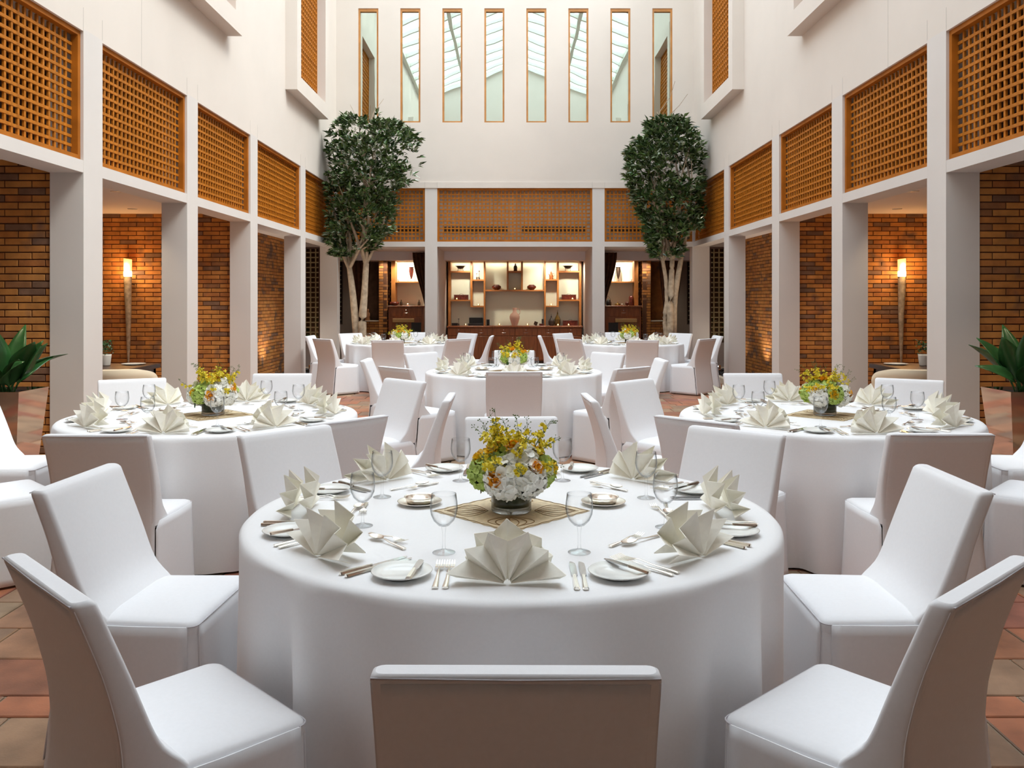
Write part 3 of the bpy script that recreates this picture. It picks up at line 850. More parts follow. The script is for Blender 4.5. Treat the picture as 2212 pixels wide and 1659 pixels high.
def runner_parts():
    def fn(u, v):
        x, y_ = lerp(-.195, .195, u), lerp(-.195, .195, v)
        e = .004 * sin(40 * u) if v in (0, 1) else 0
        return (x + (.003 * sin(55 * v) if u in (0, 1) else 0), y_ + e, .0012)
    a = MB().grid(fn, 16, 16).thicken(.001)
    em = MB()
    for q in range(4):
        M = Matrix.Rotation(q * pi / 2 + pi / 4, 4, 'Z')
        for k_ in range(1, 4):
            for sg in (-1, 1):
                pts = [M @ Vector((sg * .032 * k_ * sin(pi * t_ / 10) * (1 - .04 * t_), .105 + .014 * t_ - .008 * k_, .0022)) for t_ in range(0, 10)]
                em.tube(pts, .0017, 4, flat=.4)
        em.tube([M @ Vector((.006 * sin(t_ * .9), .09 + .018 * t_, .0022)) for t_ in range(9)], .0018, 4, flat=.4)
    for q in range(4):
        M = Matrix.Rotation(q * pi / 2, 4, 'Z')
        em.tube([M @ Vector((lerp(-.188, .188, t_ / 30), .188 + .003 * sin(t_ * 1.3), .0022)) for t_ in range(31)], .0017, 4, flat=.4)
    return [('cloth', a.mesh('cloth', 'runner_cloth')), ('embroidery', em.mesh('embroidery', 'embroidery'))]
RUNNER = runner_parts()

# ------------------------------------------------------------------ flower arrangement template
def petal(L_, W_, cup, n_=4):
    def fn(u, v):
        w = W_ * sin(pi * min(1, .12 + .80 * v)) ** .8
        x = (u - .5) * 2 * w
        return (x, v * L_, cup * v * v + .25 * W_ * abs(u - .5) ** 2 * 4)
    return MB().grid(fn, 2, n_)
def hydrangea(seed, r=.055, nf=38):
    rr = random.Random(seed); mb = MB()
    for i in range(nf):
        z = 1 - 1.55 * (i + .5) / nf; a = i * 2.39996; q = sqrt(max(0, 1 - z * z))
        d = Vector((q * cos(a), q * sin(a), z))
        rot = d.to_track_quat('Z', 'Y').to_matrix().to_4x4()
        sp = rr.uniform(0, 2 * pi); s_ = rr.uniform(.85, 1.2) * r / .055
        for p in range(4):
            pb = petal(.024 * s_, .0145 * s_, .003, 3)
            M = Matrix.Translation(d * r * rr.uniform(.92, 1.04)) @ rot @ Matrix.Rotation(sp + p * pi / 2, 4, 'Z') @ Matrix.Rotation(rr.uniform(.0, .5), 4, 'X')
            mb.merge(pb.xf(M))
    mb.sphere((0, 0, 0), r * .86, 10, 7)
    return mb
def rose(r=.024):
    mb = MB()
    for k_, (cnt, rr_, op, L_) in enumerate(((5, .30, .15, 1.15), (5, .52, .35, 1.15), (6, .78, .62, 1.05), (6, .95, .95, .9))):
        for p in range(cnt):
            pb = petal(L_ * r * 1.25, r * .62, -r * .25 * (k_ - 1), 4)
            M = Matrix.Rotation(2 * pi * p / cnt + k_ * .5, 4, 'Z') @ Matrix.Translation((0, rr_ * r * .45, -r * .4)) @ Matrix.Rotation(pi / 2 - op * .75, 4, 'X')
            mb.merge(pb.xf(M))
    mb.sphere((0, 0, -r * .15), r * .55, 8, 6)
    return mb
def spray(seed, L_=.17):
    rr = random.Random(seed); st = MB(); bl = MB()
    pts = []; x = y_ = 0; d = rr.uniform(-.3, .3)
    for i in range(8):
        t_ = i / 7; pts.append((d * L_ * t_ * t_, .04 * L_ * sin(3 * t_ + seed), L_ * t_))
    st.tube(pts, [.0012 - .0006 * i / 7 for i in range(8)], 5)
    for i in range(13):
        t_ = rr.uniform(.35, 1.0); q = Vector((d * L_ * t_ * t_, .04 * L_ * sin(3 * t_ + seed), L_ * t_))
        e = q + Vector((rr.uniform(-.014, .014), rr.uniform(-.014, .014), rr.uniform(.002, .012)))
        st.tube([q, e], .0005, 4)
        st.sphere(e, .0023, 6, 4)
    for i in range(12):
        t_ = rr.uniform(.15, .72); q = Vector((d * L_ * t_ * t_ + rr.uniform(-.018, .018), .04 * L_ * sin(3 * t_ + seed) + rr.uniform(-.018, .018), L_ * t_))
        for p in range(4):
            pb = petal(.013, .008, .001, 2)
            bl.merge(pb.xf(Matrix.Translation(q) @ Euler((rr.uniform(-.6, 1.5), rr.uniform(-.5, .5), p * pi / 2 + rr.random())).to_matrix().to_4x4()))
    return st, bl
hyd_w = [hydrangea(i, .058).mesh('hydrangea', 'petal_white') for i in range(2)]
hyd_g = [hydrangea(10 + i, .048).mesh('hydrangea', 'petal_green') for i in range(2)]
rose_y = rose(.022).mesh('rose', 'petal_yellow'); rose_o = rose(.022).mesh('rose', 'petal_orange'); rose_c = rose(.021).mesh('rose', 'petal_cream')
sprays = []
for i in range(4):
    a, b_ = spray(i, .15); sprays.append((a.mesh('stem', 'stem_green'), b_.mesh('blossom', 'petal_lemon')))
leaf_fl = petal(.06, .018, .006, 5).thicken(.0008).mesh('leaf', 'leaf_green')
def flower_parts(seed):
    rr = random.Random(seed); P = []
    P.append(('vase', MB().lathe([(.0, .0), (.066, 0), (.070, .004), (.070, .085), (.0675, .085), (.0675, .012), (0, .012)], 36).mesh('vase', 'glass_clear')))
    P.append(('leaf_wrap', MB().lathe([(0, .02), (.066, .02), (.066, .09), (.05, .10), (0, .10)], 36).mesh('leaf_wrap', 'leaf_lining')))
    def put(name, me, az, el, r, s_=1, subs=None):
        d = Vector((cos(az) * cos(el), sin(az) * cos(el), sin(el)))
        p = Vector((d.x * r, d.y * r, .118 + d.z * r * .82))
        M = Matrix.Translation(p) @ d.to_track_quat('Z', 'Y').to_matrix().to_4x4() @ Matrix.Rotation(rr.uniform(0, 6), 4, 'Z') @ Matrix.Scale(s_, 4)
        P.append((name, me, M, subs or []))
    base = seed * .7 - 1.4
    ring = [('w', 0), ('w', 1), ('g', 0), ('w', 0), ('g', 0), ('w', 1), ('g', 1)]
    for i, (c_, k_) in enumerate(ring):
        az = base - .45 + i * 2 * pi / 7
        put('hydrangea', (hyd_w if c_ == 'w' else hyd_g)[k_], az, rad(9 if c_ == 'w' else 14), .090 if c_ == 'w' else .102, 1.0 if c_ == 'w' else 1.0)
    for i in range(3): put('hydrangea', hyd_g[i % 2] if i else hyd_w[0], base + .6 + i * 2.1, rad(55), .085, .9)
    for i in range(7): put('rose', rose_y if i % 3 else rose_o, base + .35 + i * 2 * pi / 7 + rr.uniform(-.2, .2), rad(rr.uniform(8, 40)), .142, rr.uniform(.9, 1.15))
    for i in range(5): put('rose', rose_o if i % 3 == 0 else rose_y, base + i * 2 * pi / 5, rad(rr.uniform(50, 80)), .135, 1)
    for i in range(4): put('rose', rose_c, base + 1 + i * 2 * pi / 4, rad(rr.uniform(5, 50)), .140, .9)
    for i in range(22):
        k_ = i % 4
        put('orchid_spray', sprays[k_][0], base + i * 2.4, rad(rr.uniform(18, 78)), .10, rr.uniform(.75, 1.08), [('blossom', sprays[k_][1])])
    for i in range(7): put('leaf', leaf_fl, base + i * .9, rad(rr.uniform(-10, 30)), .11, 1)
    return P

# ------------------------------------------------------------------ lay the six tables
RADJ = {('T1', 270): .055, ('T1', 135): -.015, ('T1', 45): -.02, ('T1', 180): .03, ('T1', 225): .0, ('T2', 135): .08, ('T3', 45): .08, ('T2', 315): -.025, ('T3', 225): -.025, ('T2', 90): .15, ('T3', 90): .15}
EXTRA_ROT = {('T2', 135): -18, ('T3', 45): 18, ('T2', 90): 0}
for ti, key in enumerate(('T1', 'T2', 'T3', 'T4', 'T5', 'T6')):
    cx, cy = TAB[key]; tn = TNAME[key]; zt = .7525
    spawn('round_table', [('tabletop', top_m), ('pedestal', ped_m)], (cx, cy, 0), 0, 'round dining table hidden under a white cloth, %s' % tn, 'table', 'round dining tables')
    single('tablecloth', cloth_mesh(20 + ti), (cx, cy, 0), ti * .7, 'floor-length white round tablecloth on %s' % tn, 'tablecloth', 'white tablecloths')
    spawn('table_runner', RUNNER, (cx, cy, zt), pi / 4 + .03 * ti, 'beige embroidered square overlay beneath the flowers of %s' % tn, 'table mat', 'embroidered table overlays')
    spawn('flower_arrangement', flower_parts(ti), (cx, cy, zt + .0025), 0, 'low yellow, white and green flower arrangement on %s' % tn, 'flowers', 'flower centrepieces')
    for sg, wd in ((-1, 'bright'), (1, 'dim')):
        spawn('butter_dish', DISH, (cx + sg * .33, cy + .10, zt), 0, 'round silver butter dish on saucer, %s side of flowers, %s' % (wd, tn), 'dish', 'silver butter dishes')
    rr = random.Random(50 + ti)
    for a in range(0, 360, 45):
        ar = rad(a)
        o = Vector((cos(ar), sin(ar), 0)); tg = Vector((-sin(ar), cos(ar), 0)); C = Vector((cx, cy, 0))
        rchair = 1.215 + rr.uniform(-.015, .03) + RADJ.get((key, a), 0)
        jit = rad(rr.uniform(-3, 3) + EXTRA_ROT.get((key, a), 0))
        p = C + o * rchair + tg * rr.uniform(-.012, .012) + Vector((.012 if key == 'T1' else 0, 0, 0))
        spawn('dining_chair', CHAIR, tuple(p), ar + pi / 2 + jit, 'white covered dining chair at %s, %s' % (tn, DIRS[a]), 'chair', 'white covered dining chairs')
        st = '%s, %s' % (tn, SET[a])
        rz = ar + pi / 2
        def at(tx, r, z=0): return tuple(C + o * r + tg * tx + Vector((0, 0, zt + z)))
        spawn('napkin', NAPS[(a // 45 + ti * 3) % 5], at(rr.uniform(-.006, .010), .735), rz + rad(rr.uniform(-6, 6)), 'cream fan-folded napkin on %s' % st, 'napkin', 'cream fan napkins')
        ga = rad(a + 22.5); gp = (cx + .53 * cos(ga) + rr.uniform(-.01, .01), cy + .53 * sin(ga) + rr.uniform(-.01, .01), zt)
        spawn('water_glass', GLASS, gp, 0, 'clear stemmed water glass on %s' % st, 'glass', 'stemmed water glasses')
        pa = rad(a - 22.5); pp = (cx + .755 * cos(pa), cy + .755 * sin(pa), zt)
        single('bread_plate', plate_m, pp, 0, 'small white bread plate on %s' % st, 'plate', 'white bread plates')
        q = C + o * 0 + Vector((.755 * cos(pa), .755 * sin(pa), zt + .0165)) + tg * .035
        b_ = spawn('butter_knife', BUTTER, tuple(q), rz + rad(rr.uniform(-14, 2)), 'silver butter knife on bread plate, %s' % st, 'knife', 'butter knives')
        for k_, tx in ((0, .170), (1, .194)):
            spawn('table_knife', KNIFE, at(tx, .70, .001), rz + rad(rr.uniform(-2, 2)), '%s silver knife beside napkin, %s' % (('inner', 'outer')[k_], st), 'knife', 'table knives')
        for k_, tx in ((0, -.165), (1, -.192)):
            single('fork', FORK, at(tx, .70, .001), rz + rad(rr.uniform(-.6, .6)), '%s silver fork beside napkin, %s' % (('inner', 'outer')[k_], st), 'fork', 'table forks')
        single('dessert_fork', DFORK, at(-.02, .515, .001), rz - pi / 2 + rad(rr.uniform(2, 10)), 'silver dessert fork above the napkin, %s' % st, 'fork', 'dessert forks')
        single('dessert_spoon', SPOON, at(.02, .545, .001), rz + pi / 2 + rad(rr.uniform(-10, 0)), 'silver dessert spoon above the napkin, %s' % st, 'spoon', 'dessert spoons')

# ------------------------------------------------------------------ sideboard and display shelves
YS = 19.5; ks = YS / F_PX
sb = empty('sideboard', (0, YS, 0))
tag(sb, 'long red-brown wooden sideboard with drawers and doors below the display shelves', 'sideboard')
HW = 1.53; ZC = .875
MB().box(-HW, HW, .03, .60, .08, ZC - .035).build('body', 'cabinet_wood', sb)
MB().box(-HW + .03, HW - .03, .08, .58, 0, .08).build('plinth', 'dark_wood', sb)
MB().bevel_box(-HW - .02, HW + .02, -.01, .60, ZC - .035, ZC, .006).build('worktop', 'cabinet_wood', sb)
uw = 2 * HW / 6
knob = MB().lathe([(0, 0), (.010, 0), (.010, .008), (.006, .012), (0, .012)], 12).xf(Matrix.Rotation(pi / 2, 4, 'X')).mesh('knob', 'chrome')
bar_h = MB().tube([(-.05, .0, 0), (-.045, -.018, -.002), (0, -.024, -.004), (.045, -.018, -.002), (.05, .0, 0)], .005, 6).mesh('handle', 'chrome')
bar_v = MB().tube([(0, 0, -.06), (0, -.02, -.05), (0, -.022, 0), (0, -.02, .05), (0, 0, .06)], .005, 6).mesh('handle', 'chrome')
dr_m = MB().bevel_box(.012, uw - .012, .008, .034, ZC - .215, ZC - .05, .004).mesh('drawer', 'cabinet_wood')
do_m = MB().bevel_box(.012, uw - .012, .008, .034, .10, ZC - .235, .004).mesh('door', 'cabinet_wood')
for i in range(6):
    x = -HW + i * uw
    d = link('drawer', dr_m, sb, T(x, 0, 0)); link('handle', bar_h, d, T(uw / 2, .008, ZC - .15)); link('knob', knob, d, T(uw / 2, .008, ZC - .09))
    d = link('door', do_m, sb, T(x, 0, 0)); hx = uw - .05 if i % 2 == 0 else .05
    link('handle', bar_v, d, T(hx, .008, ZC - .35)); link('knob', knob, d, T(hx, .008, ZC - .265))
# shelving, measured off the photograph (zoom px -> metres at its own depth)
YSH = 19.72
def sx(u): return (950 + u / 6.506 - CX_PX) * YSH / F_PX
def sz(v): return CAM_H - (560 + v / 6.506 - HY_PX) * YSH / F_PX
sh = empty('display_shelf', (0, YSH, 0)); tag(sh, 'wooden display shelving with pale lit back panel standing on the sideboard', 'shelving')
ZT = ZC2 - .005; d0, d1 = 0, .30
for (u0, u1, v0, v1) in ((118, 150, 0, 940), (430, 458, 0, 675), (617, 640, 0, 940), (942, 965, 0, 448), (1143, 1168, 0, 448), (1468, 1490, 0, 940), (1650, 1673, 0, 672), (1960, 1990, 0, 940)):
    MB().box(sx(u0), sx(u1), d0, d1, ZC + .001 if v1 == 940 else sz(v1), ZT).build('upright', 'shelf_wood', sh)
SHELV = {}
for nm_, u0, u1, v0, v1 in (('a', 150, 430, 165, 186), ('b', 150, 430, 570, 588), ('c', 458, 617, 283, 303), ('d', 458, 617, 655, 676), ('e', 640, 1468, 430, 450), ('f', 965, 1143, 163, 188),
                       ('g', 1490, 1650, 281, 301), ('h', 1490, 1650, 655, 672), ('i', 1673, 1960, 163, 186), ('j', 1673, 1960, 568, 588)):
    MB().box(sx(u0), sx(u1), d0 + .005, d1, sz(v1), sz(v0)).build('shelf', 'shelf_wood', sh); SHELV[nm_] = sz(v0)
MB().box(sx(118), sx(1990), d1 + .001, d1 + .02, ZC + .001, ZT).build('back_panel', 'shelf_back', sh)
SHELV['t'] = ZC
def onshelf(u, key, dy=.15): return (sx(u), YSH + dy, SHELV[key] + .001)

def footed_bowl():
    b = MB().lathe([(0, .05), (.03, .052), (.075, .075), (.105, .118), (.110, .120), (.100, .122), (.07, .085), (0, .062)], 28)
    st = MB()
    for k_ in range(4):
        a = k_ * pi / 2 + pi / 4
        st.tube([(.10 * cos(a), .10 * sin(a), .118), (.075 * cos(a), .075 * sin(a), .06), (.09 * cos(a), .09 * sin(a), 0)], .004, 5)
    st.tube([(.118 * cos(2 * pi * i / 20), .118 * sin(2 * pi * i / 20), .120) for i in range(21)], .004, 5)
    return [('bowl', b.mesh('bowl', 'black_lacquer')), ('stand', st.mesh('stand', 'wrought_iron'))]
FB = footed_bowl()
spawn('footed_bowl', FB, onshelf(285, 'a'), 0, 'dark bowl on iron stand above the candlestick pair side of the shelving', 'bowl')
spawn('footed_bowl', FB, onshelf(1805, 'i'), 0, 'dark bowl on iron stand on the shelf beside the copper coffee pot', 'bowl')
def candlestick(h):
    return MB().lathe([(0, 0), (.020, 0), (.020, .006), (.008, .016), (.018, .03), (.018, .04), (.005, .05), (.004, h * .55), (.007, h * .6), (.004, h * .66), (.005, h * .9), (.016, h * .94), (.018, h), (0, h)], 16).mesh('candlestick', 'wrought_iron')
single('candlestick', candlestick(.20), onshelf(550, 'c'), 0, 'taller dark iron candlestick of the pair on the narrow shelf', 'candlestick', 'iron candlesticks')
single('candlestick', candlestick(.14), onshelf(516, 'c', .12), 0, 'shorter dark iron candlestick of the pair on the narrow shelf', 'candlestick', 'iron candlesticks')
single('candlestick', candlestick(.16), onshelf(262, 't', .10), 0, 'dark iron candlestick standing on the sideboard worktop', 'candlestick', 'iron candlesticks')
fig = MB().lathe([(0, 0), (.042, 0), (.042, .03), (.036, .05), (.040, .10), (.030, .125), (.014, .135), (.018, .15), (.016, .17), (0, .178)], 18, sy=.8)
spawn('seated_figurine', [('body', fig.mesh('body', 'wrought_iron')), ('arms', MB().tube([(-.03, -.02, .11), (-.04, -.04, .06), (0, -.045, .05), (.04, -.04, .06), (.03, -.02, .11)], .008, 6).mesh('arms', 'wrought_iron'))],
      onshelf(1063, 'f'), 0, 'small dark seated figurine on the top centre shelf', 'figurine')
def ribbed_pot():
    n_ = 48; prof = [(.03, 0), (.05, .003), (.085, .03), (.105, .055), (.100, .085), (.075, .105), (.060, .112), (.062, .118), (.05, .118), (.05, .10), (0, .09)]
    rings = [[(r * (1 + .025 * cos(12 * 2 * pi * i / n_)) * cos(2 * pi * i / n_), r * (1 + .025 * cos(12 * 2 * pi * i / n_)) * sin(2 * pi * i / n_), z) for i in range(n_)] for r, z in prof]
    return MB().loft(rings, True, False, True).mesh('ribbed_pot', 'brown_glaze')
RP = ribbed_pot()
single('ribbed_pot', RP, onshelf(795, 'e'), 0, 'squat ribbed dark pot on the middle shelf, on the candlestick side of the figurine', 'pot', 'squat ribbed pots')
single('ribbed_pot', RP, onshelf(1293, 'e'), .2, 'squat ribbed dark pot on the middle shelf, on the coffee-pot side of the figurine', 'pot', 'squat ribbed pots')
jug = MB().lathe([(0, 0), (.040, 0), (.042, .01), (.034, .04), (.044, .08), (.040, .10), (.020, .125), (.026, .145), (.020, .16), (.006, .175), (.008, .188), (.0, .20)], 24)
spawn('coffee_pot', [('body', jug.mesh('body', 'copper_jug')), ('handle', MB().tube([(.026, 0, .14), (.065, 0, .135), (.075, 0, .09), (.04, 0, .055)], .005, 6).mesh('handle', 'copper_jug')),
                     ('spout', MB().tube([(-.03, 0, .09), (-.055, 0, .12), (-.07, 0, .125)], [.010, .007, .004], 6).mesh('spout', 'copper_jug'))], onshelf(1568, 'g'), 0, 'copper-coloured coffee pot with long handle on the narrow shelf', 'coffee pot')
TEA = [('cup', MB().lathe([(.026, 0), (.030, .004), (.031, .038), (.029, .038), (.028, .006), (0, .006)], 18).mesh('cup', 'glass_candle')),
       ('candle', MB().lathe([(0, .007), (.024, .007), (.024, .018), (0, .018)], 14).mesh('candle', 'petal_cream')),
       ('flame', MB().lathe([(0, .017), (.008, .022), (.009, .029), (.004, .038), (0, .045)], 10).mesh('flame', 'flame'))]
for u, kx, dy, wd in ((1055, 'e', .12, 'under the seated figurine'), (538, 'd', .12, 'below the candlestick pair'), (1568, 'h', .12, 'below the copper coffee pot'), (237, 'b', .05, 'before the box below the footed bowl'),
                      (1868, 'j', .05, 'before the box on the coffee-pot side'), (362, 't', .06, 'beside the worktop candlestick'), (836, 't', .12, 'between black stand and amphora'), (1232, 't', .12, 'between amphora and tilted box'),
                      (1660, 't', -.06, 'before the tall amber lantern'), (1810, 't', .0, 'before the low box on the worktop')):
    spawn('tealight', TEA, onshelf(u, kx, dy), 0, 'lit tealight in a glass cup %s' % wd, 'candle', 'tealights')
def handled_box(w, h, d=.12):
    return [('box', MB().bevel_box(-w / 2, w / 2, -d / 2, d / 2, 0, h, .004).mesh('box', 'brown_glaze')), ('lid', MB().bevel_box(-w / 2 - .004, w / 2 + .004, -d / 2 - .004, d / 2 + .004, h + .001, h + .016, .003).mesh('lid', 'brown_glaze')),
            ('handle', MB().tube([(-.045, 0, h + .015), (-.035, 0, h + .032), (0, 0, h + .040), (.035, 0, h + .032), (.045, 0, h + .015)], .003, 6).mesh('handle', 'wrought_iron'))]
spawn('handled_box', handled_box(.33, .10), onshelf(296, 'b', .18), 0, 'dark handled box on the shelf below the candlestick-side footed bowl', 'box', 'dark handled boxes')
spawn('handled_box', handled_box(.33, .10), onshelf(1820, 'j', .18), 0, 'dark handled box on the shelf below the coffee-pot-side footed bowl', 'box', 'dark handled boxes')
spawn('handled_box', handled_box(.34, .10), onshelf(1838, 't', .14), 0, 'dark handled box on the worktop beside the amber lantern', 'box', 'dark handled boxes')
spawn('open_chest', [('box', MB().bevel_box(-.17, .17, -.08, .08, 0, .05, .004).mesh('box', 'black_lacquer')), ('lid', MB().bevel_box(-.155, .165, .075, .095, .05, .18, .004).mesh('lid', 'black_lacquer'))],
      onshelf(500, 't', .16), 0, 'black lacquer box with raised lid on the worktop', 'box')
spawn('low_tray', [('tray', MB().bevel_box(-.07, .07, -.05, .05, 0, .05, .004).mesh('tray', 'black_lacquer')), ('rim', MB().bevel_box(-.074, .074, -.054, .054, .05, .058, .002).mesh('rim', 'wrought_iron'))], onshelf(207, 't', .12), 0, 'low black box at the end of the worktop', 'box')
spawn('photo_stand', [('panel', MB().bevel_box(-.035, .035, 0, .012, .02, .14, .003).mesh('panel', 'black_lacquer')), ('foot', MB().loft([[(-.035, -.05, 0), (.06, -.05, 0), (.035, .03, 0), (-.035, .03, 0)], [(-.03, -.03, .012), (.03, -.03, .012), (.03, .02, .05), (-.03, .02, .05)]]).mesh('foot', 'black_lacquer'))],
      onshelf(676, 't', .14), 0, 'small black display stand on the worktop near the shelf upright', 'stand')
amp = MB().lathe([(.0, 0), (.062, 0), (.064, .01), (.090, .08), (.115, .17), (.118, .21), (.100, .26), (.060, .295), (.044, .315), (.044, .38), (.052, .405), (.050, .41), (.038, .40), (.036, .32)], 32)
spawn('amphora', [('body', amp.mesh('body', 'pink_clay')), ('handle', MB().tube([(.045, 0, .385), (.10, 0, .385), (.125, 0, .34), (.12, 0, .28), (.098, 0, .258)], .008, 7).mesh('handle', 'pink_clay'))], onshelf(1052, 't', .10), 0, 'tall pink clay amphora jug standing at the centre of the worktop', 'jug')
spawn('tilted_box', [('box', MB().bevel_box(-.04, .04, -.04, .04, 0, .08, .004).xf(T(0, 0, .0, 0, 0, .35) @ T(0, 0, .015)).mesh('box', 'bronze')), ('wedge', MB().bevel_box(-.005, .05, -.035, .035, 0, .025, .003).mesh('wedge', 'black_lacquer'))], onshelf(1340, 't', .14), 0, 'small square bronze box propped at a tilt on the worktop', 'box')
spawn('desk_stand', [('base', MB().bevel_box(-.07, .03, -.04, .04, 0, .045, .003).mesh('base', 'brown_glaze')), ('panel', MB().bevel_box(-.012, .03, -.01, .01, .046, .15, .003).mesh('panel', 'black_lacquer'))], onshelf(1442, 't', .14), 0, 'small black stand on brown base beside the tilted box', 'stand')
def lantern(h, r, m_):
    b = MB().lathe([(0, 0), (r * .8, 0), (r * .85, .01), (r, h * .15), (r, h * .42), (r * .78, h * .55), (r * .35, h * .72), (r * .2, h * .80), (r * .28, h * .84), (r * .1, h * .90), (r * .12, h * .94), (0, h)], 8, smooth=False)
    g = MB()
    for k_ in range(8):
        a = 2 * pi * (k_ + .5) / 8
    fr = MB()
    for k_ in range(8):
        a = 2 * pi * k_ / 8
        fr.tube([(r * 1.01 * cos(a), r * 1.01 * sin(a), h * .13), (r * 1.01 * cos(a), r * 1.01 * sin(a), h * .44)], .003, 5)
    ring_ = MB().tube([(.012 * cos(2 * pi * i / 12), 0, h + .01 + .012 * sin(2 * pi * i / 12)) for i in range(13)], .002, 5)
    return [('body', b.mesh('body', m_)), ('ribs', fr.mesh('ribs', 'wrought_iron')), ('ring', ring_.mesh('ring', 'wrought_iron'))]
spawn('lantern', lantern(.25, .062, 'wrought_iron'), onshelf(1570, 't', .06), 0, 'short black pointed lantern on the worktop', 'lantern')
spawn('lantern', lantern(.34, .068, 'amber_glass'), onshelf(1658, 't', .12), 0, 'tall amber bottle-shaped lantern on the worktop', 'lantern')

# service cabinets either side
for s in (-1, 1):
    wd = SIDE[s]
    c = empty('bar_cabinet', (s * 2.45, 19.3, 0)); tag(c, 'tall red-brown service cabinet with drawer and pale ledge, %s side recess' % wd, 'cabinet')
    MB().bevel_box(-.40, .40, 0, .5, 0, 1.30, .004).build('body', 'cabinet_wood', c)
    MB().bevel_box(-.42, .42, -.02, .5, 1.30, 1.34, .005).build('worktop', 'cabinet_wood', c)
    d = MB().bevel_box(-.36, .36, -.018, -.001, 1.10, 1.28, .003).build('drawer', 'cabinet_wood', c)
    link('handle', bar_h, d, T(s * .0, -.018, 1.18)); link('knob', knob, d, T(0, -.018, 1.235))
    MB().bevel_box(-.24 - s * -.05, .24 + s * .05, -.10, -.002, .97, 1.05, .004).build('ledge', 'ochre_stone', c)
    MB().box(-s * .34, -s * .12, -.012, -.001, .1, .96).build('gap_shade', 'black_lacquer', c)  # black sheet painted in for the shaded gap below the ledge
    r = empty('wall_shelf', (s * 2.45, 19.3, 0)); tag(r, 'wooden wall shelf with pale back panel over the %s side cabinet' % wd, 'shelf')
    MB().box(s * .36, s * .27, .18, .50, 1.341, ZC2 - .002).build('upright', 'shelf_wood', r)
    MB().box(-.38, .38, .20, .50, 1.865, 1.89).build('shelf', 'shelf_wood', r)
    MB().box(-.40, .40, .502, .52, 1.341, ZC2 - .002).build('back_panel', 'shelf_back', r)
    am = MB().lathe([(0, 0), (.012, .01), (.035, .08), (.050, .17), (.052, .22), (.045, .26), (.050, .275), (.040, .275), (.036, .25)], 20)
    st = MB()
    for k_ in range(3):
        a = 2 * pi * k_ / 3 + .5
        st.tube([(.055 * cos(a), .055 * sin(a), .33), (.075 * cos(a), .075 * sin(a), .15), (.095 * cos(a), .095 * sin(a), 0)], .004, 5)
    st.tube([(.058 * cos(2 * pi * i / 16), .058 * sin(2 * pi * i / 16), .33) for i in range(17)], .006, 5)
    spawn('amphora_on_stand', [('amphora', am.mesh('amphora', 'brown_glaze' if s < 0 else 'bronze'), T(0, 0, .055)), ('stand', st.mesh('stand', 'wrought_iron'))], (s * 2.37, 19.62, 1.891), 0, 'pointed dark amphora on a tripod, %s side wall shelf' % wd, 'amphora')
    cup = MB().lathe([(.018, 0), (.022, .05), (.020, .05), (.017, .004), (0, .004)], 16).mesh('small_cup', 'silver')
    single('small_cup', cup, (s * 2.66, 19.58, 1.891), 0, 'small metal cup beside the tripod amphora, %s side' % wd, 'cup')
    bt = MB().lathe([(0, 0), (.028, 0), (.032, .02), (.030, .07), (.012, .10), (.010, .125), (.014, .13), (0, .132)], 16).mesh('bottle', 'bronze')
    cy_ = MB().lathe([(0, 0), (.022, 0), (.022, .045), (.016, .045), (.016, .01), (0, .01)], 16).mesh('tumbler', 'silver')
    if s < 0:
        rb = MB().lathe([(.0, 0), (.06, 0), (.10, .03), (.11, .055), (.09, .09), (.085, .085), (.10, .055), (0, .02)], 24).mesh('round_bowl', 'brown_glaze')
        single('round_bowl', rb, (-2.74, 19.48, 1.341), 0, 'round dark red bowl on the bright side service cabinet', 'bowl')
        single('bottle', bt, (-2.585, 19.5, 1.341), 0, 'small dark bottle beside the red bowl', 'bottle'); single('bottle', bt, (-2.18, 19.5, 1.341), 0, 'small dark bottle beside the curtain, bright side', 'bottle')
        single('tumbler', cy_, (-2.43, 19.45, 1.341), 0, 'small metal tumbler between two dark bottles', 'cup')
    else:
        cyl = MB().lathe([(0, 0), (.055, 0), (.06, .02), (.06, .17), (.05, .21), (.02, .23), (0, .232)], 20).mesh('domed_box', 'brown_glaze')
        single('domed_box', cyl, (2.66, 19.55, 1.341), 0, 'tall dark domed box on the dim side service cabinet', 'box')
        sp_ = MB().sphere((0, 0, .045), .046, 16, 10).mesh('round_pot', 'brown_glaze')
        single('round_pot', sp_, (2.55, 19.45, 1.341), 0, 'small round dark pot beside the domed box', 'pot')
        br = [('bowl', MB().lathe([(0, 0), (.06, 0), (.068, .01), (.066, .045), (.05, .05), (0, .05)], 20).mesh('bowl', 'brass')), ('finial', MB().lathe([(.02, .05), (.02, .06), (.008, .075), (.012, .09), (0, .11)], 12).mesh('finial', 'brass'))]
        spawn('brass_burner', br, (2.33, 19.40, 1.341), 0, 'round brass incense burner on the dim side service cabinet', 'burner')
        single('bottle', bt, (2.17, 19.5, 1.341), 0, 'small dark bottle beside the brass burner', 'bottle')
        spawn('looped_jug', [('body', MB().lathe([(0, 0), (.035, 0), (.055, .05), (.045, .10), (.012, .15), (0, .155)], 18).mesh('body', 'wrought_iron')), ('loop', MB().tube([(-.04, 0, .08), (-.05, 0, .15), (0, 0, .22), (.05, 0, .15), (.04, 0, .08)], .004, 6).mesh('loop', 'wrought_iron'))], (2.11, 19.36, 1.341), 0, 'dark jug with a tall loop handle by the curtain', 'jug')
        single('tumbler', cy_, (2.43, 19.42, 1.341), 0, 'small metal tumbler beside the brass burner', 'cup')
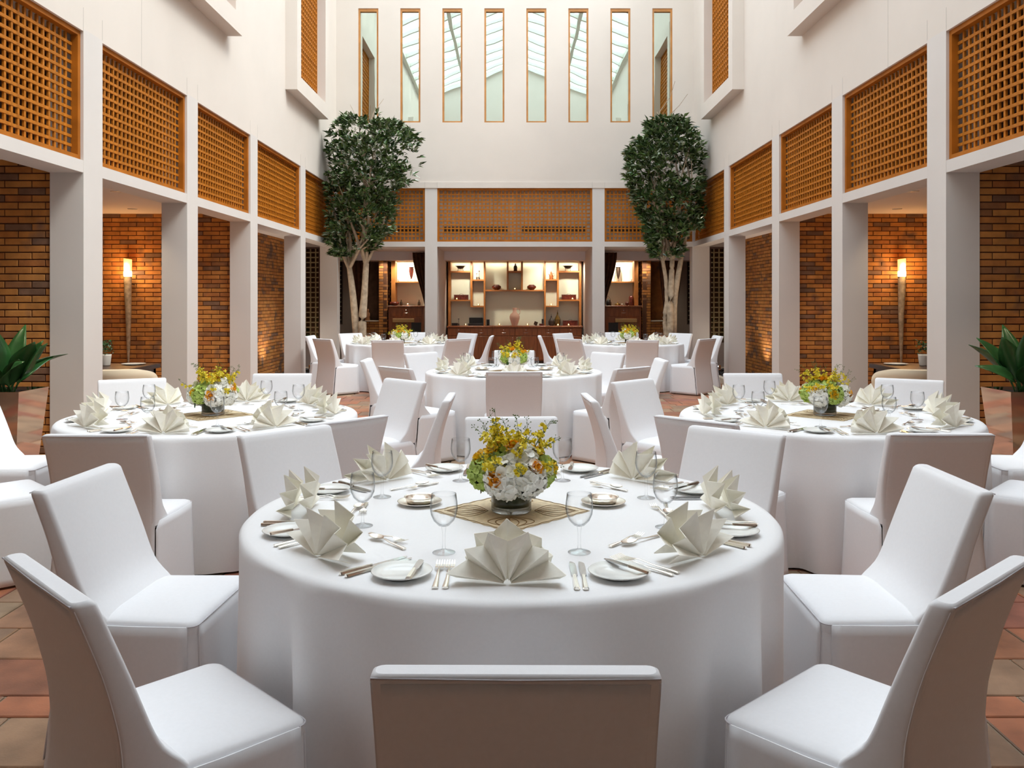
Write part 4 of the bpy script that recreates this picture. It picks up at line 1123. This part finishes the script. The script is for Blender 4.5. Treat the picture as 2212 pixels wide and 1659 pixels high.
    # drapes
    def drape(x_top0, x_top1, x_bot0, x_bot1, yy, zt_, zb, zw):
        def fn(u, v):
            t_ = min(1, v / zw) if zw else v
            t_ = t_ * t_ * (3 - 2 * t_)
            x = lerp(lerp(x_top0, x_top1, u), lerp(x_bot0, x_bot1, u), t_)
            return (x, yy + .028 * sin(u * 30 + 2 * v) * (1 - .3 * t_), lerp(zt_, zb, v))
        return MB().grid(fn, 60, 24).thicken(.004).mesh('curtain', 'curtain_cloth')
    o = single('curtain', drape(s * 1.86, s * 2.26, s * 1.86, s * 1.98, 18.95, 2.52, .02, .55), (0, 0, 0), 0, 'dark brown curtain drawn back against the %s side white column' % wd, 'curtain', 'brown curtains')
    o = single('curtain', drape(s * 3.25, s * 3.75, s * 3.38, s * 3.60, 19.25, 2.35, .02, .7), (0, 0, 0), 0, 'dark brown curtain beside the brick niche on the %s side' % wd, 'curtain', 'brown curtains')
fg = MB().lathe([(0, 0), (.05, 0), (.055, .02), (.045, .08), (.055, .13), (.035, .18), (.018, .195), (.032, .22), (.030, .25), (0, .27)], 16)
spawn('clay_figure', [('body', fg.mesh('body', 'figure_clay')), ('arm', MB().tube([(-.04, 0, .16), (-.06, -.04, .10), (0, -.06, .09), (.05, -.04, .10), (.04, 0, .16)], .012, 6).mesh('arm', 'figure_clay'))], (-3.38, 19.68, 1.001), 0, 'small terracotta figure standing in the brick niche', 'figurine')

# ------------------------------------------------------------------ indoor trees
def leafset(points, rr, L0, W0, lim=None):
    mb = MB()
    for (p, d) in points:
        for k_ in range(rr.randint(5, 8)):
            dd = (d + Vector((rr.uniform(-1, 1), rr.uniform(-1, 1), rr.uniform(-.8, .7)))).normalized()
            l = L0 * rr.uniform(.7, 1.2); w = W0 * rr.uniform(.8, 1.2)
            q = dd.to_track_quat('Y', 'Z').to_matrix().to_4x4() @ Matrix.Rotation(rr.uniform(-.9, .9), 4, 'Y')
            o = p + d * rr.uniform(-.03, .05)
            vs = [(0, .01, 0), (-w, l * .45, .2 * w), (0, l * .5, -.15 * w), (w, l * .45, .2 * w), (0, l, -.12 * l)]
            mb.add([Matrix.Translation(o) @ q @ Vector(v) for v in vs], [(0, 2, 1), (0, 3, 2), (1, 2, 4), (2, 3, 4)], False)
    if lim: mb.v = [(max(lim[0], min(lim[1], p[0])), min(lim[2], p[1]), p[2]) for p in mb.v]
    return mb
def tree(s, trunks, crown, seed, label):
    rr = random.Random(seed)
    D = 16.3; base = Vector((s * 2.98, D, 0))
    r = empty('indoor_tree', tuple(base)); tag(r, label, 'tree', 'indoor trees')
    spawn('tree_pot', [('pot', MB().lathe([(0, 0), (.24, 0), (.26, .03), (.31, .60), (.345, .66), (.355, .78), (.33, .79), (.32, .70), (0, .70)], 40).mesh('pot', 'terracotta_pot')),
                       ('soil', MB().lathe([(0, .701), (.318, .701), (.318, .72), (0, .735)], 30).mesh('soil', 'soil'))], tuple(base), 0, 'round terracotta tub holding the %s side tree' % SIDE[s], 'planter', 'terracotta tubs')
    tips = []
    bm_ = MB()
    for pts, r0, r1 in trunks:
        P = [PX(px, py, D + dy) - base for px, py, dy in pts]
        P[0].z = max(P[0].z, .70) if pts[0][1] < 700 else .735
        # smooth path
        Q = []
        for i in range(len(P) - 1):
            for k_ in range(4): Q.append(P[i].lerp(P[i + 1], k_ / 4))
        Q.append(P[-1])
        for _ in range(2): Q = [Q[0]] + [(Q[i - 1] + Q[i] * 2 + Q[i + 1]) / 4 for i in range(1, len(Q) - 1)] + [Q[-1]]
        MB().tube(Q, [lerp(r0, r1, i / (len(Q) - 1)) for i in range(len(Q))], 10).build('trunk', 'bark', r)
        tips.append((Q[-1], r1))
    def hw(z):   # crown half-width and centre by world z
        for (z0, c0, h0), (z1, c1, h1) in zip(crown, crown[1:]):
            if z0 <= z <= z1:
                t_ = (z - z0) / (z1 - z0); return lerp(c0, c1, t_), lerp(h0, h1, t_)
        return crown[-1][1], crown[-1][2]
    pts = []
    z0, z1 = crown[0][0], crown[-1][0]
    tries = 0
    while len(pts) < 1400 and tries < 20000:
        tries += 1
        z = rr.uniform(z0, z1); c, h = hw(z)
        u, v = rr.uniform(-1, 1), rr.uniform(-1, 1)
        q = u * u + v * v
        if q > 1 or rr.random() > .25 + .75 * q: continue
        if noise.noise(Vector((c + h * u, v * h, z)) * 2.2 + Vector((seed, 0, 0))) < -.12: continue
        p = Vector((c + h * u, D + v * min(h, .62), z)) - base
        if abs(p.x + base.x) > XW - .10 or p.y + D > YB - .12: continue
        d = Vector((u, v, .55)).normalized()
        pts.append((p, d))
    leafset(pts, rr, .140, .028, (-XW + .02 - base.x, XW - .02 - base.x, YB - .03 - D)).build('foliage', 'tree_leaf', r, kind='stuff')
    # branches from trunk tips into the crown
    for i in range(26):
        t_, rt_ = tips[i % len(tips)]
        e = pts[rr.randrange(len(pts))][0]
        if e.z < t_.z + .2: e = Vector((e.x, e.y, t_.z + .3 + rr.random()))
        m1 = t_.lerp(e, .4) + Vector((rr.uniform(-.1, .1), rr.uniform(-.1, .1), .15)); 
        m2 = t_.lerp(e, .7) + Vector((rr.uniform(-.08, .08), rr.uniform(-.08, .08), .08))
        MB().tube([t_, t_.lerp(m1, .5), m1, m2, e], [rt_ * .75, rt_ * .6, rt_ * .45, rt_ * .3, .004], 6).build('branch', 'bark', r)
    return r
def zc(py): return CAM_H - (py - HY_PX) * 16.3 / F_PX
def xc(px): return (px - CX_PX) * 16.3 / F_PX
kx = 16.3 / F_PX
tree(-1, [([(771, 716, 0), (765, 660, 0), (759, 608, 0), (755, 580, 0)], .075, .05), ([(782, 716, -.05), (783, 684, -.05), (787, 640, 0), (791, 569, 0)], .085, .055),
          ([(755, 582, 0), (746, 562, 0), (737, 540, 0), (726, 480, 0), (712, 415, 0)], .04, .02), ([(756, 582, 0), (758, 545, .1), (755, 500, .1), (745, 450, .15)], .04, .02),
          ([(791, 571, 0), (784, 540, 0), (785, 480, 0), (790, 430, 0), (793, 415, 0)], .05, .03), ([(791, 570, 0), (803, 548, -.05), (822, 500, -.1), (838, 440, -.1)], .035, .015),
          ([(793, 418, 0), (788, 390, 0), (786, 335, 0)], .028, .015), ([(794, 418, 0), (806, 390, 0), (812, 360, 0)], .028, .015)],
     [(zc(556), xc(745), 22 * kx), (zc(540), xc(762), 45 * kx), (zc(505), xc(775), 68 * kx), (zc(440), xc(785), 72 * kx), (zc(395), xc(800), 92 * kx), (zc(330), xc(810), 102 * kx), (zc(290), xc(806), 92 * kx), (zc(262), xc(798), 60 * kx)],
     5, 'indoor tree with two forked pale trunks and wide crown beside the bright colonnade')
tree(1, [([(1440, 716, 0), (1435, 684, 0), (1441, 655, 0), (1439, 605, 0), (1432, 566, 0)], .05, .035), ([(1448, 716, -.05), (1448, 655, -.05), (1451, 590, 0), (1452, 562, 0)], .07, .045),
         ([(1454, 716, .05), (1456, 650, .05), (1463, 604, 0), (1471, 560, 0)], .07, .045), ([(1432, 567, 0), (1424, 530, 0), (1420, 480, 0), (1412, 430, 0)], .035, .015), ([(1452, 563, 0), (1440, 525, 0), (1432, 470, 0), (1425, 400, 0), (1418, 310, 0)], .04, .015),
         ([(1452, 563, 0), (1456, 520, .1), (1462, 470, .1), (1470, 400, .1)], .04, .015), ([(1471, 562, 0), (1480, 520, 0), (1487, 470, 0), (1492, 400, 0)], .04, .015)],
     [(zc(556), xc(1440), 25 * kx), (zc(535), xc(1448), 45 * kx), (zc(490), xc(1455), 60 * kx), (zc(440), xc(1448), 76 * kx), (zc(390), xc(1443), 84 * kx), (zc(330), xc(1440), 84 * kx), (zc(290), xc(1445), 66 * kx), (zc(262), xc(1440), 44 * kx)],
     9, 'indoor tree with three straight pale trunks and narrow crown beside the dim colonnade')

# ------------------------------------------------------------------ metal planters with broad-leaved plants
def plant_leaf(L_, W_, bend, fold=.25):
    def fn(u, v):
        w = W_ * (sin(pi * min(1, max(0, (v - .22) / .78)) ** .75) if v > .22 else .05) + .004
        x = (u - .5) * 2 * w
        return (x, bend * L_ * v * v, L_ * (v - .35 * bend * v ** 3) + 0) if False else (x, L_ * bend * v ** 2 - fold * abs(x), L_ * v * (1 - .35 * bend * v))
    return MB().grid(fn, 4, 12).thicken(.0012)
for s in (-1, 1):
    b0 = Vector((s * 3.88, 6.55, 0)); wd = SIDE[s]
    def ringsq(h, z): return [(-h, -h, z), (h, -h, z), (h, h, z), (-h, h, z)]
    spawn('metal_planter', [('pot', MB().loft([ringsq(.13, 0), ringsq(.205, .80), ringsq(.195, .80), ringsq(.19, .76)], True, True).mesh('pot', 'mirror_steel')),
                            ('soil', MB().loft([ringsq(.19, .761), ringsq(.188, .775)], True, True).mesh('soil', 'soil'))], tuple(b0), 0, 'tall tapered mirror-steel planter by the %s colonnade column' % wd, 'planter')
    r = empty('broadleaf_plant', tuple(b0 + Vector((0, 0, .775)))); tag(r, 'dark green broad-leaved plant in the steel planter, %s side' % wd, 'plant')
    rr = random.Random(4 + s)
    spec = [(0, .46, .07, .22), (.7, .52, .085, .16), (1.5, .57, .08, .2), (2.2, .54, .085, .3), (2.9, .50, .075, .45), (3.6, .55, .085, .25), (4.2, .52, .085, .3), (4.9, .58, .085, .12), (5.5, .50, .085, .35), (6.1, .50, .075, .62), (.35, .46, .07, .72), (3.2, .46, .065, .75), (5.2, .36, .065, .5), (1.1, .38, .06, .6), (4.5, .36, .065, .6)]
    for i, (az, L_, W_, bend) in enumerate(spec):
        me = plant_leaf(L_, W_, bend).mesh('leaf', 'leaf_plant')
        link('leaf', me, r, T(.05 * cos(az), .05 * sin(az), 0, az - pi / 2 + rr.uniform(-.2, .2), -.12, (.75 if cos(az) > 0 else -.75) * abs(cos(az)) * (1 if i % 2 else -.6)))

# ------------------------------------------------------------------ alcoves: torch lamps, tables, armchairs, pots
for s in (-1, 1):
    wd = SIDE[s]; xl = s * 5.31; yl = 11.85 - .10
    r = empty('torch_lamp', (xl, yl, 0)); tag(r, 'tall horn-shaped wall torch lamp glowing orange in the %s side alcove' % wd, 'lamp', 'torch wall lamps')
    MB().tube([(s * .012, .04, .62), (0, .02, .9), (-s * .004, .01, 1.3), (0, 0, 1.6), (0, 0, 1.80)], [.014, .026, .038, .048, .052], 14).build('horn', 'horn', r)
    MB().lathe([(.050, 1.80), (.052, 1.81), (.052, 1.87), (.046, 1.87)], 20).build('bulb', 'bulb_glow', r)
    def rim(k_): return .0
    prof_n = 24
    MB().loft([[(.052 * cos(2 * pi * i / prof_n), .052 * sin(2 * pi * i / prof_n), 1.872) for i in range(prof_n)],
               [(.054 * cos(2 * pi * i / prof_n), .054 * sin(2 * pi * i / prof_n), 2.04 + .008 * cos(2 * pi * i / prof_n) * s) for i in range(prof_n)],
               [(.050 * cos(2 * pi * i / prof_n), .050 * sin(2 * pi * i / prof_n), 2.04 + .008 * cos(2 * pi * i / prof_n) * s) for i in range(prof_n)]], True, False, True).build('shade', 'lamp_glass', r)
    MB().tube([(-s * .04, .0, 1.70), (-s * .06, .05, 1.69), (-s * .05, .085, 1.69)], .008, 6).build('bracket', 'wrought_iron', r)
    l = bpy.data.lights.new('torch_light', 'POINT'); l.energy = 14; l.color = (1, .55, .2); l.shadow_soft_size = .06
    lo = bpy.data.objects.new('torch_light', l); lo.location = (xl, yl - .09, 1.92); COL.objects.link(lo)
    t_ = empty('side_table', (s * 4.70, 9.45, 0)); tag(t_, 'dark wooden table in the %s side torch alcove' % wd, 'table', 'alcove tables')
    MB().box(-.58, .58, -.38, .38, .62, .70).build('apron', 'dark_wood', t_)
    MB().bevel_box(-.62, .62, -.42, .42, .70, .75, .006).build('tabletop', 'dark_wood', t_)
    for (x, y_) in ((-.55, -.35), (.55, -.35), (-.55, .35), (.55, .35)): MB().box(x - .03, x + .03, y_ - .03, y_ + .03, 0, .70).build('leg', 'dark_wood', t_)
    pot = MB().lathe([(0, 0), (.05, 0), (.055, .01), (.066, .11), (.068, .125), (.060, .125), (.055, .10), (0, .10)], 24)
    sp_ = empty('potted_herb', (s * 4.545, 9.50, .751)); tag(sp_, 'small green herb in a white ribbed pot, %s side alcove table' % wd, 'potted plant', 'potted herbs')
    pot.build('pot', 'pot_white', sp_)
    rr = random.Random(3)
    leafset([(Vector((rr.uniform(-.06, .06), rr.uniform(-.06, .06), rr.uniform(.13, .24))), Vector((rr.uniform(-.5, .5), rr.uniform(-.5, .5), .7)).normalized()) for _ in range(34)], rr, .035, .009).build('foliage', 'leaf_plant', sp_, kind='stuff')
    single('dinner_plate', MB().lathe([(0, .002), (.08, .002), (.13, .012), (.128, .014), (.08, .006), (0, .005)], 36).mesh('dinner_plate', 'porcelain'), (s * 4.30, 9.66, .751), 0, 'white plate on the %s side alcove table' % wd, 'plate', 'alcove plates')
    a = empty('armchair', (s * 3.99, 8.70, 0), -s * rad(14)); tag(a, 'cream upholstered tub armchair in the %s side torch alcove' % wd, 'armchair', 'cream armchairs')
    def tub(u, v):
        an = lerp(rad(-15), rad(195), u) + pi
        ht = lerp(.40, .79 - .18 * (abs(u - .5) * 2) ** 3.5, v)
        rr_ = .31 + .03 * v
        return (rr_ * cos(an) * 1.0, rr_ * sin(an) * .95, ht)
    tb = MB().grid(tub, 24, 6).thicken(.075)
    tb.build('back_and_arms', 'armchair_fabric', a)
    MB().lathe([(0, .22), (.30, .22), (.315, .25), (.315, .38), (.29, .43), (.15, .45), (0, .452)], 30).build('seat', 'armchair_fabric', a)
    for k_ in range(4):
        an = pi / 4 + k_ * pi / 2
        MB().tube([(.22 * cos(an), .22 * sin(an), .23), (.25 * cos(an), .25 * sin(an), 0)], [.022, .014], 8).build('leg', 'dark_wood', a)
    # recessed ceiling downlights
    for (x, y_, wd2) in ((5.0, 11.2, 'before the torch wall'), (4.36, 9.37, 'over the armchair'), (5.4, 9.4, 'over the alcove table'), (4.6, 6.0, 'beside the planter')):
        e = empty('downlight', (s * x, y_, Z_AC)); tag(e, 'small round recessed ceiling downlight %s, %s side' % (wd2, wd), 'ceiling light', 'recessed downlights')
        MB().lathe([(.045, 0), (.060, 0), (.060, -.006), (.045, -.004)], 20).build('ring', 'porcelain', e)
        MB().lathe([(0, -.002), (.044, -.002), (.044, -.001), (0, -.001)], 20).build('lens', 'down_glow', e)
        l = bpy.data.lights.new('downlight_lamp', 'SPOT'); l.energy = 55; l.color = (1, .80, .55); l.spot_size = rad(100); l.spot_blend = .7; l.shadow_soft_size = .05
        lo = bpy.data.objects.new('downlight_lamp', l); lo.location = (s * x, y_, Z_AC - .02); COL.objects.link(lo)
    # garden strip with pebbles and uplight
    struct('trim_%d' % (5 if s < 0 else 6), MB().box(s * 3.66, s * 4.54, 14.95, 15.05, .0, .09).box(s * 3.66, s * 3.76, 15.05, 17.4, 0, .09), 'stone_plinth')
    pb = MB(); rr = random.Random(8)
    for i in range(170):
        pb.sphere((s * rr.uniform(3.8, 4.5), rr.uniform(15.1, 17.35), .02 + rr.uniform(0, .05)), rr.uniform(.025, .05), 7, 5, 1.2, 1, .65)
    o = pb.build('pebbles', 'pebble_black', kind='stuff'); tag(o, 'black pebbles in the planted strip below the barred window, %s side' % wd, 'pebbles')
    u = empty('uplight', (s * 4.02, 16.9, .09)); tag(u, 'small metal cylinder uplight among the black pebbles, %s side' % wd, 'uplight', 'garden uplights')
    MB().lathe([(0, 0), (.045, 0), (.047, .10), (.040, .10), (.038, .085), (0, .085)], 18).build('body', 'chrome', u)
    MB().lathe([(0, .086), (.037, .086), (.037, .09), (0, .09)], 18).build('lens', 'down_glow', u)
    for (yy, en) in ((15.45, 70), (16.9, 16)):
        l = bpy.data.lights.new('uplight_lamp', 'SPOT'); l.energy = en; l.color = (1, .86, .68); l.spot_size = rad(110); l.spot_blend = .6; l.shadow_soft_size = .04
        lo = bpy.data.objects.new('uplight_lamp', l); lo.location = (s * 4.36, yy, .10); lo.rotation_euler = (0, pi + s * rad(-18), 0); COL.objects.link(lo)
    # leafy plants glimpsed behind the barred windows
    for (x, y_, h) in ((4.13, 17.9, .95), (4.38, 17.9, .75), (4.24, 20.32, 1.2)):
        e = empty('shade_plant', (s * x, y_, 0)); tag(e, '%s leafy plant behind the %s barred window, %s side' % (('taller' if h > .8 else 'shorter'), ('garden' if y_ < 19 else 'recess'), wd), 'plant', 'plants behind %s window %s' % ('garden' if y_ < 19 else 'recess', wd))
        MB().tube([(0, 0, 0), (.02, 0, h * .5), (0, 0, h)], [.02, .015, .008], 6).build('stem', 'bark', e)
        rr = random.Random(int(h * 100))
        leafset([(Vector((rr.uniform(-.05, .05), rr.uniform(-.03, .03), rr.uniform(h * .3, h + .2))), Vector((rr.uniform(-1, 1), rr.uniform(-1, 1), .3)).normalized()) for _ in range(26)], rr, .085, .016).build('foliage', 'leaf_plant', e, kind='stuff')
    l = bpy.data.lights.new('garden_lamp', 'POINT'); l.energy = 5; l.color = (1, .85, .6); l.shadow_soft_size = .05
    lo = bpy.data.objects.new('garden_lamp', l); lo.location = (s * 4.3, 17.75, .35); COL.objects.link(lo)

# downlights under the recess bulkhead and shelf lighting
for i, (x, wd) in enumerate(((-2.55, 'over the bright side cabinet'), (-2.05, 'by the bright side curtain'), (-.98, 'over the candlestick shelves'), (.72, 'over the coffee pot shelves'), (1.45, 'at the dim end of the shelving'), (2.3, 'over the dim side cabinet'), (2.95, 'before the dim side brick pier'), (-2.95, 'before the bright side brick pier'))):
    e = empty('downlight', (x, 19.30, ZC2)); tag(e, 'small round recessed downlight %s' % wd, 'ceiling light', 'recessed downlights')
    MB().lathe([(.05, 0), (.066, 0), (.066, -.006), (.05, -.004)], 20).build('ring', 'porcelain', e)
    MB().lathe([(0, -.002), (.049, -.002), (.049, -.001), (0, -.001)], 20).build('lens', 'down_glow', e)
    l = bpy.data.lights.new('downlight_lamp', 'SPOT'); l.energy = 62 if abs(x) < 2.7 else 18; l.color = (1, .90, .72); l.spot_size = rad(105); l.spot_blend = .7; l.shadow_soft_size = .05
    lo = bpy.data.objects.new('downlight_lamp', l); lo.location = (x, 19.30, ZC2 - .02); lo.rotation_euler = (rad(38), 0, 0); COL.objects.link(lo)
l = bpy.data.lights.new('shelf_strip', 'AREA'); l.shape = 'RECTANGLE'; l.size = 2.9; l.size_y = .05; l.energy = 8; l.color = (1, .93, .70)
lo = bpy.data.objects.new('shelf_strip', l); lo.location = (0, YSH + .22, ZC2 - .015); COL.objects.link(lo)
for s in (-1, 1):
    l = bpy.data.lights.new('shelf_strip', 'AREA'); l.shape = 'RECTANGLE'; l.size = .6; l.size_y = .05; l.energy = 3.5; l.color = (1, .95, .80)
    lo = bpy.data.objects.new('shelf_strip', l); lo.location = (s * 2.42, 19.72, ZC2 - .015); COL.objects.link(lo)
# fill lights added behind the camera to lift surfaces facing it
for (x, y_, wd) in ((-2.5, -2.5, 'bright side'), (2.5, -2.5, 'dim side'), (0, -4, 'rear middle')):
    e = empty('downlight', (x, y_, 2.9)); tag(e, 'added fill light in the unseen lobby ceiling, %s' % wd, 'ceiling light', 'added lobby fill lights')
    MB().lathe([(.05, 0), (.066, 0), (.066, -.006), (.05, -.004)], 20).build('ring', 'porcelain', e)
    MB().lathe([(0, -.002), (.049, -.002), (.049, -.001), (0, -.001)], 20).build('lens', 'down_glow', e)
    l = bpy.data.lights.new('downlight_lamp', 'SPOT'); l.energy = 120; l.color = (.78, .89, 1); l.spot_size = rad(110); l.spot_blend = .7; l.shadow_soft_size = .06
    lo = bpy.data.objects.new('downlight_lamp', l); lo.location = (x, y_, 2.88); COL.objects.link(lo)
print('objects', len(bpy.data.objects), 'tris', sum(len(m_.polygons) for m_ in bpy.data.meshes) * 2)
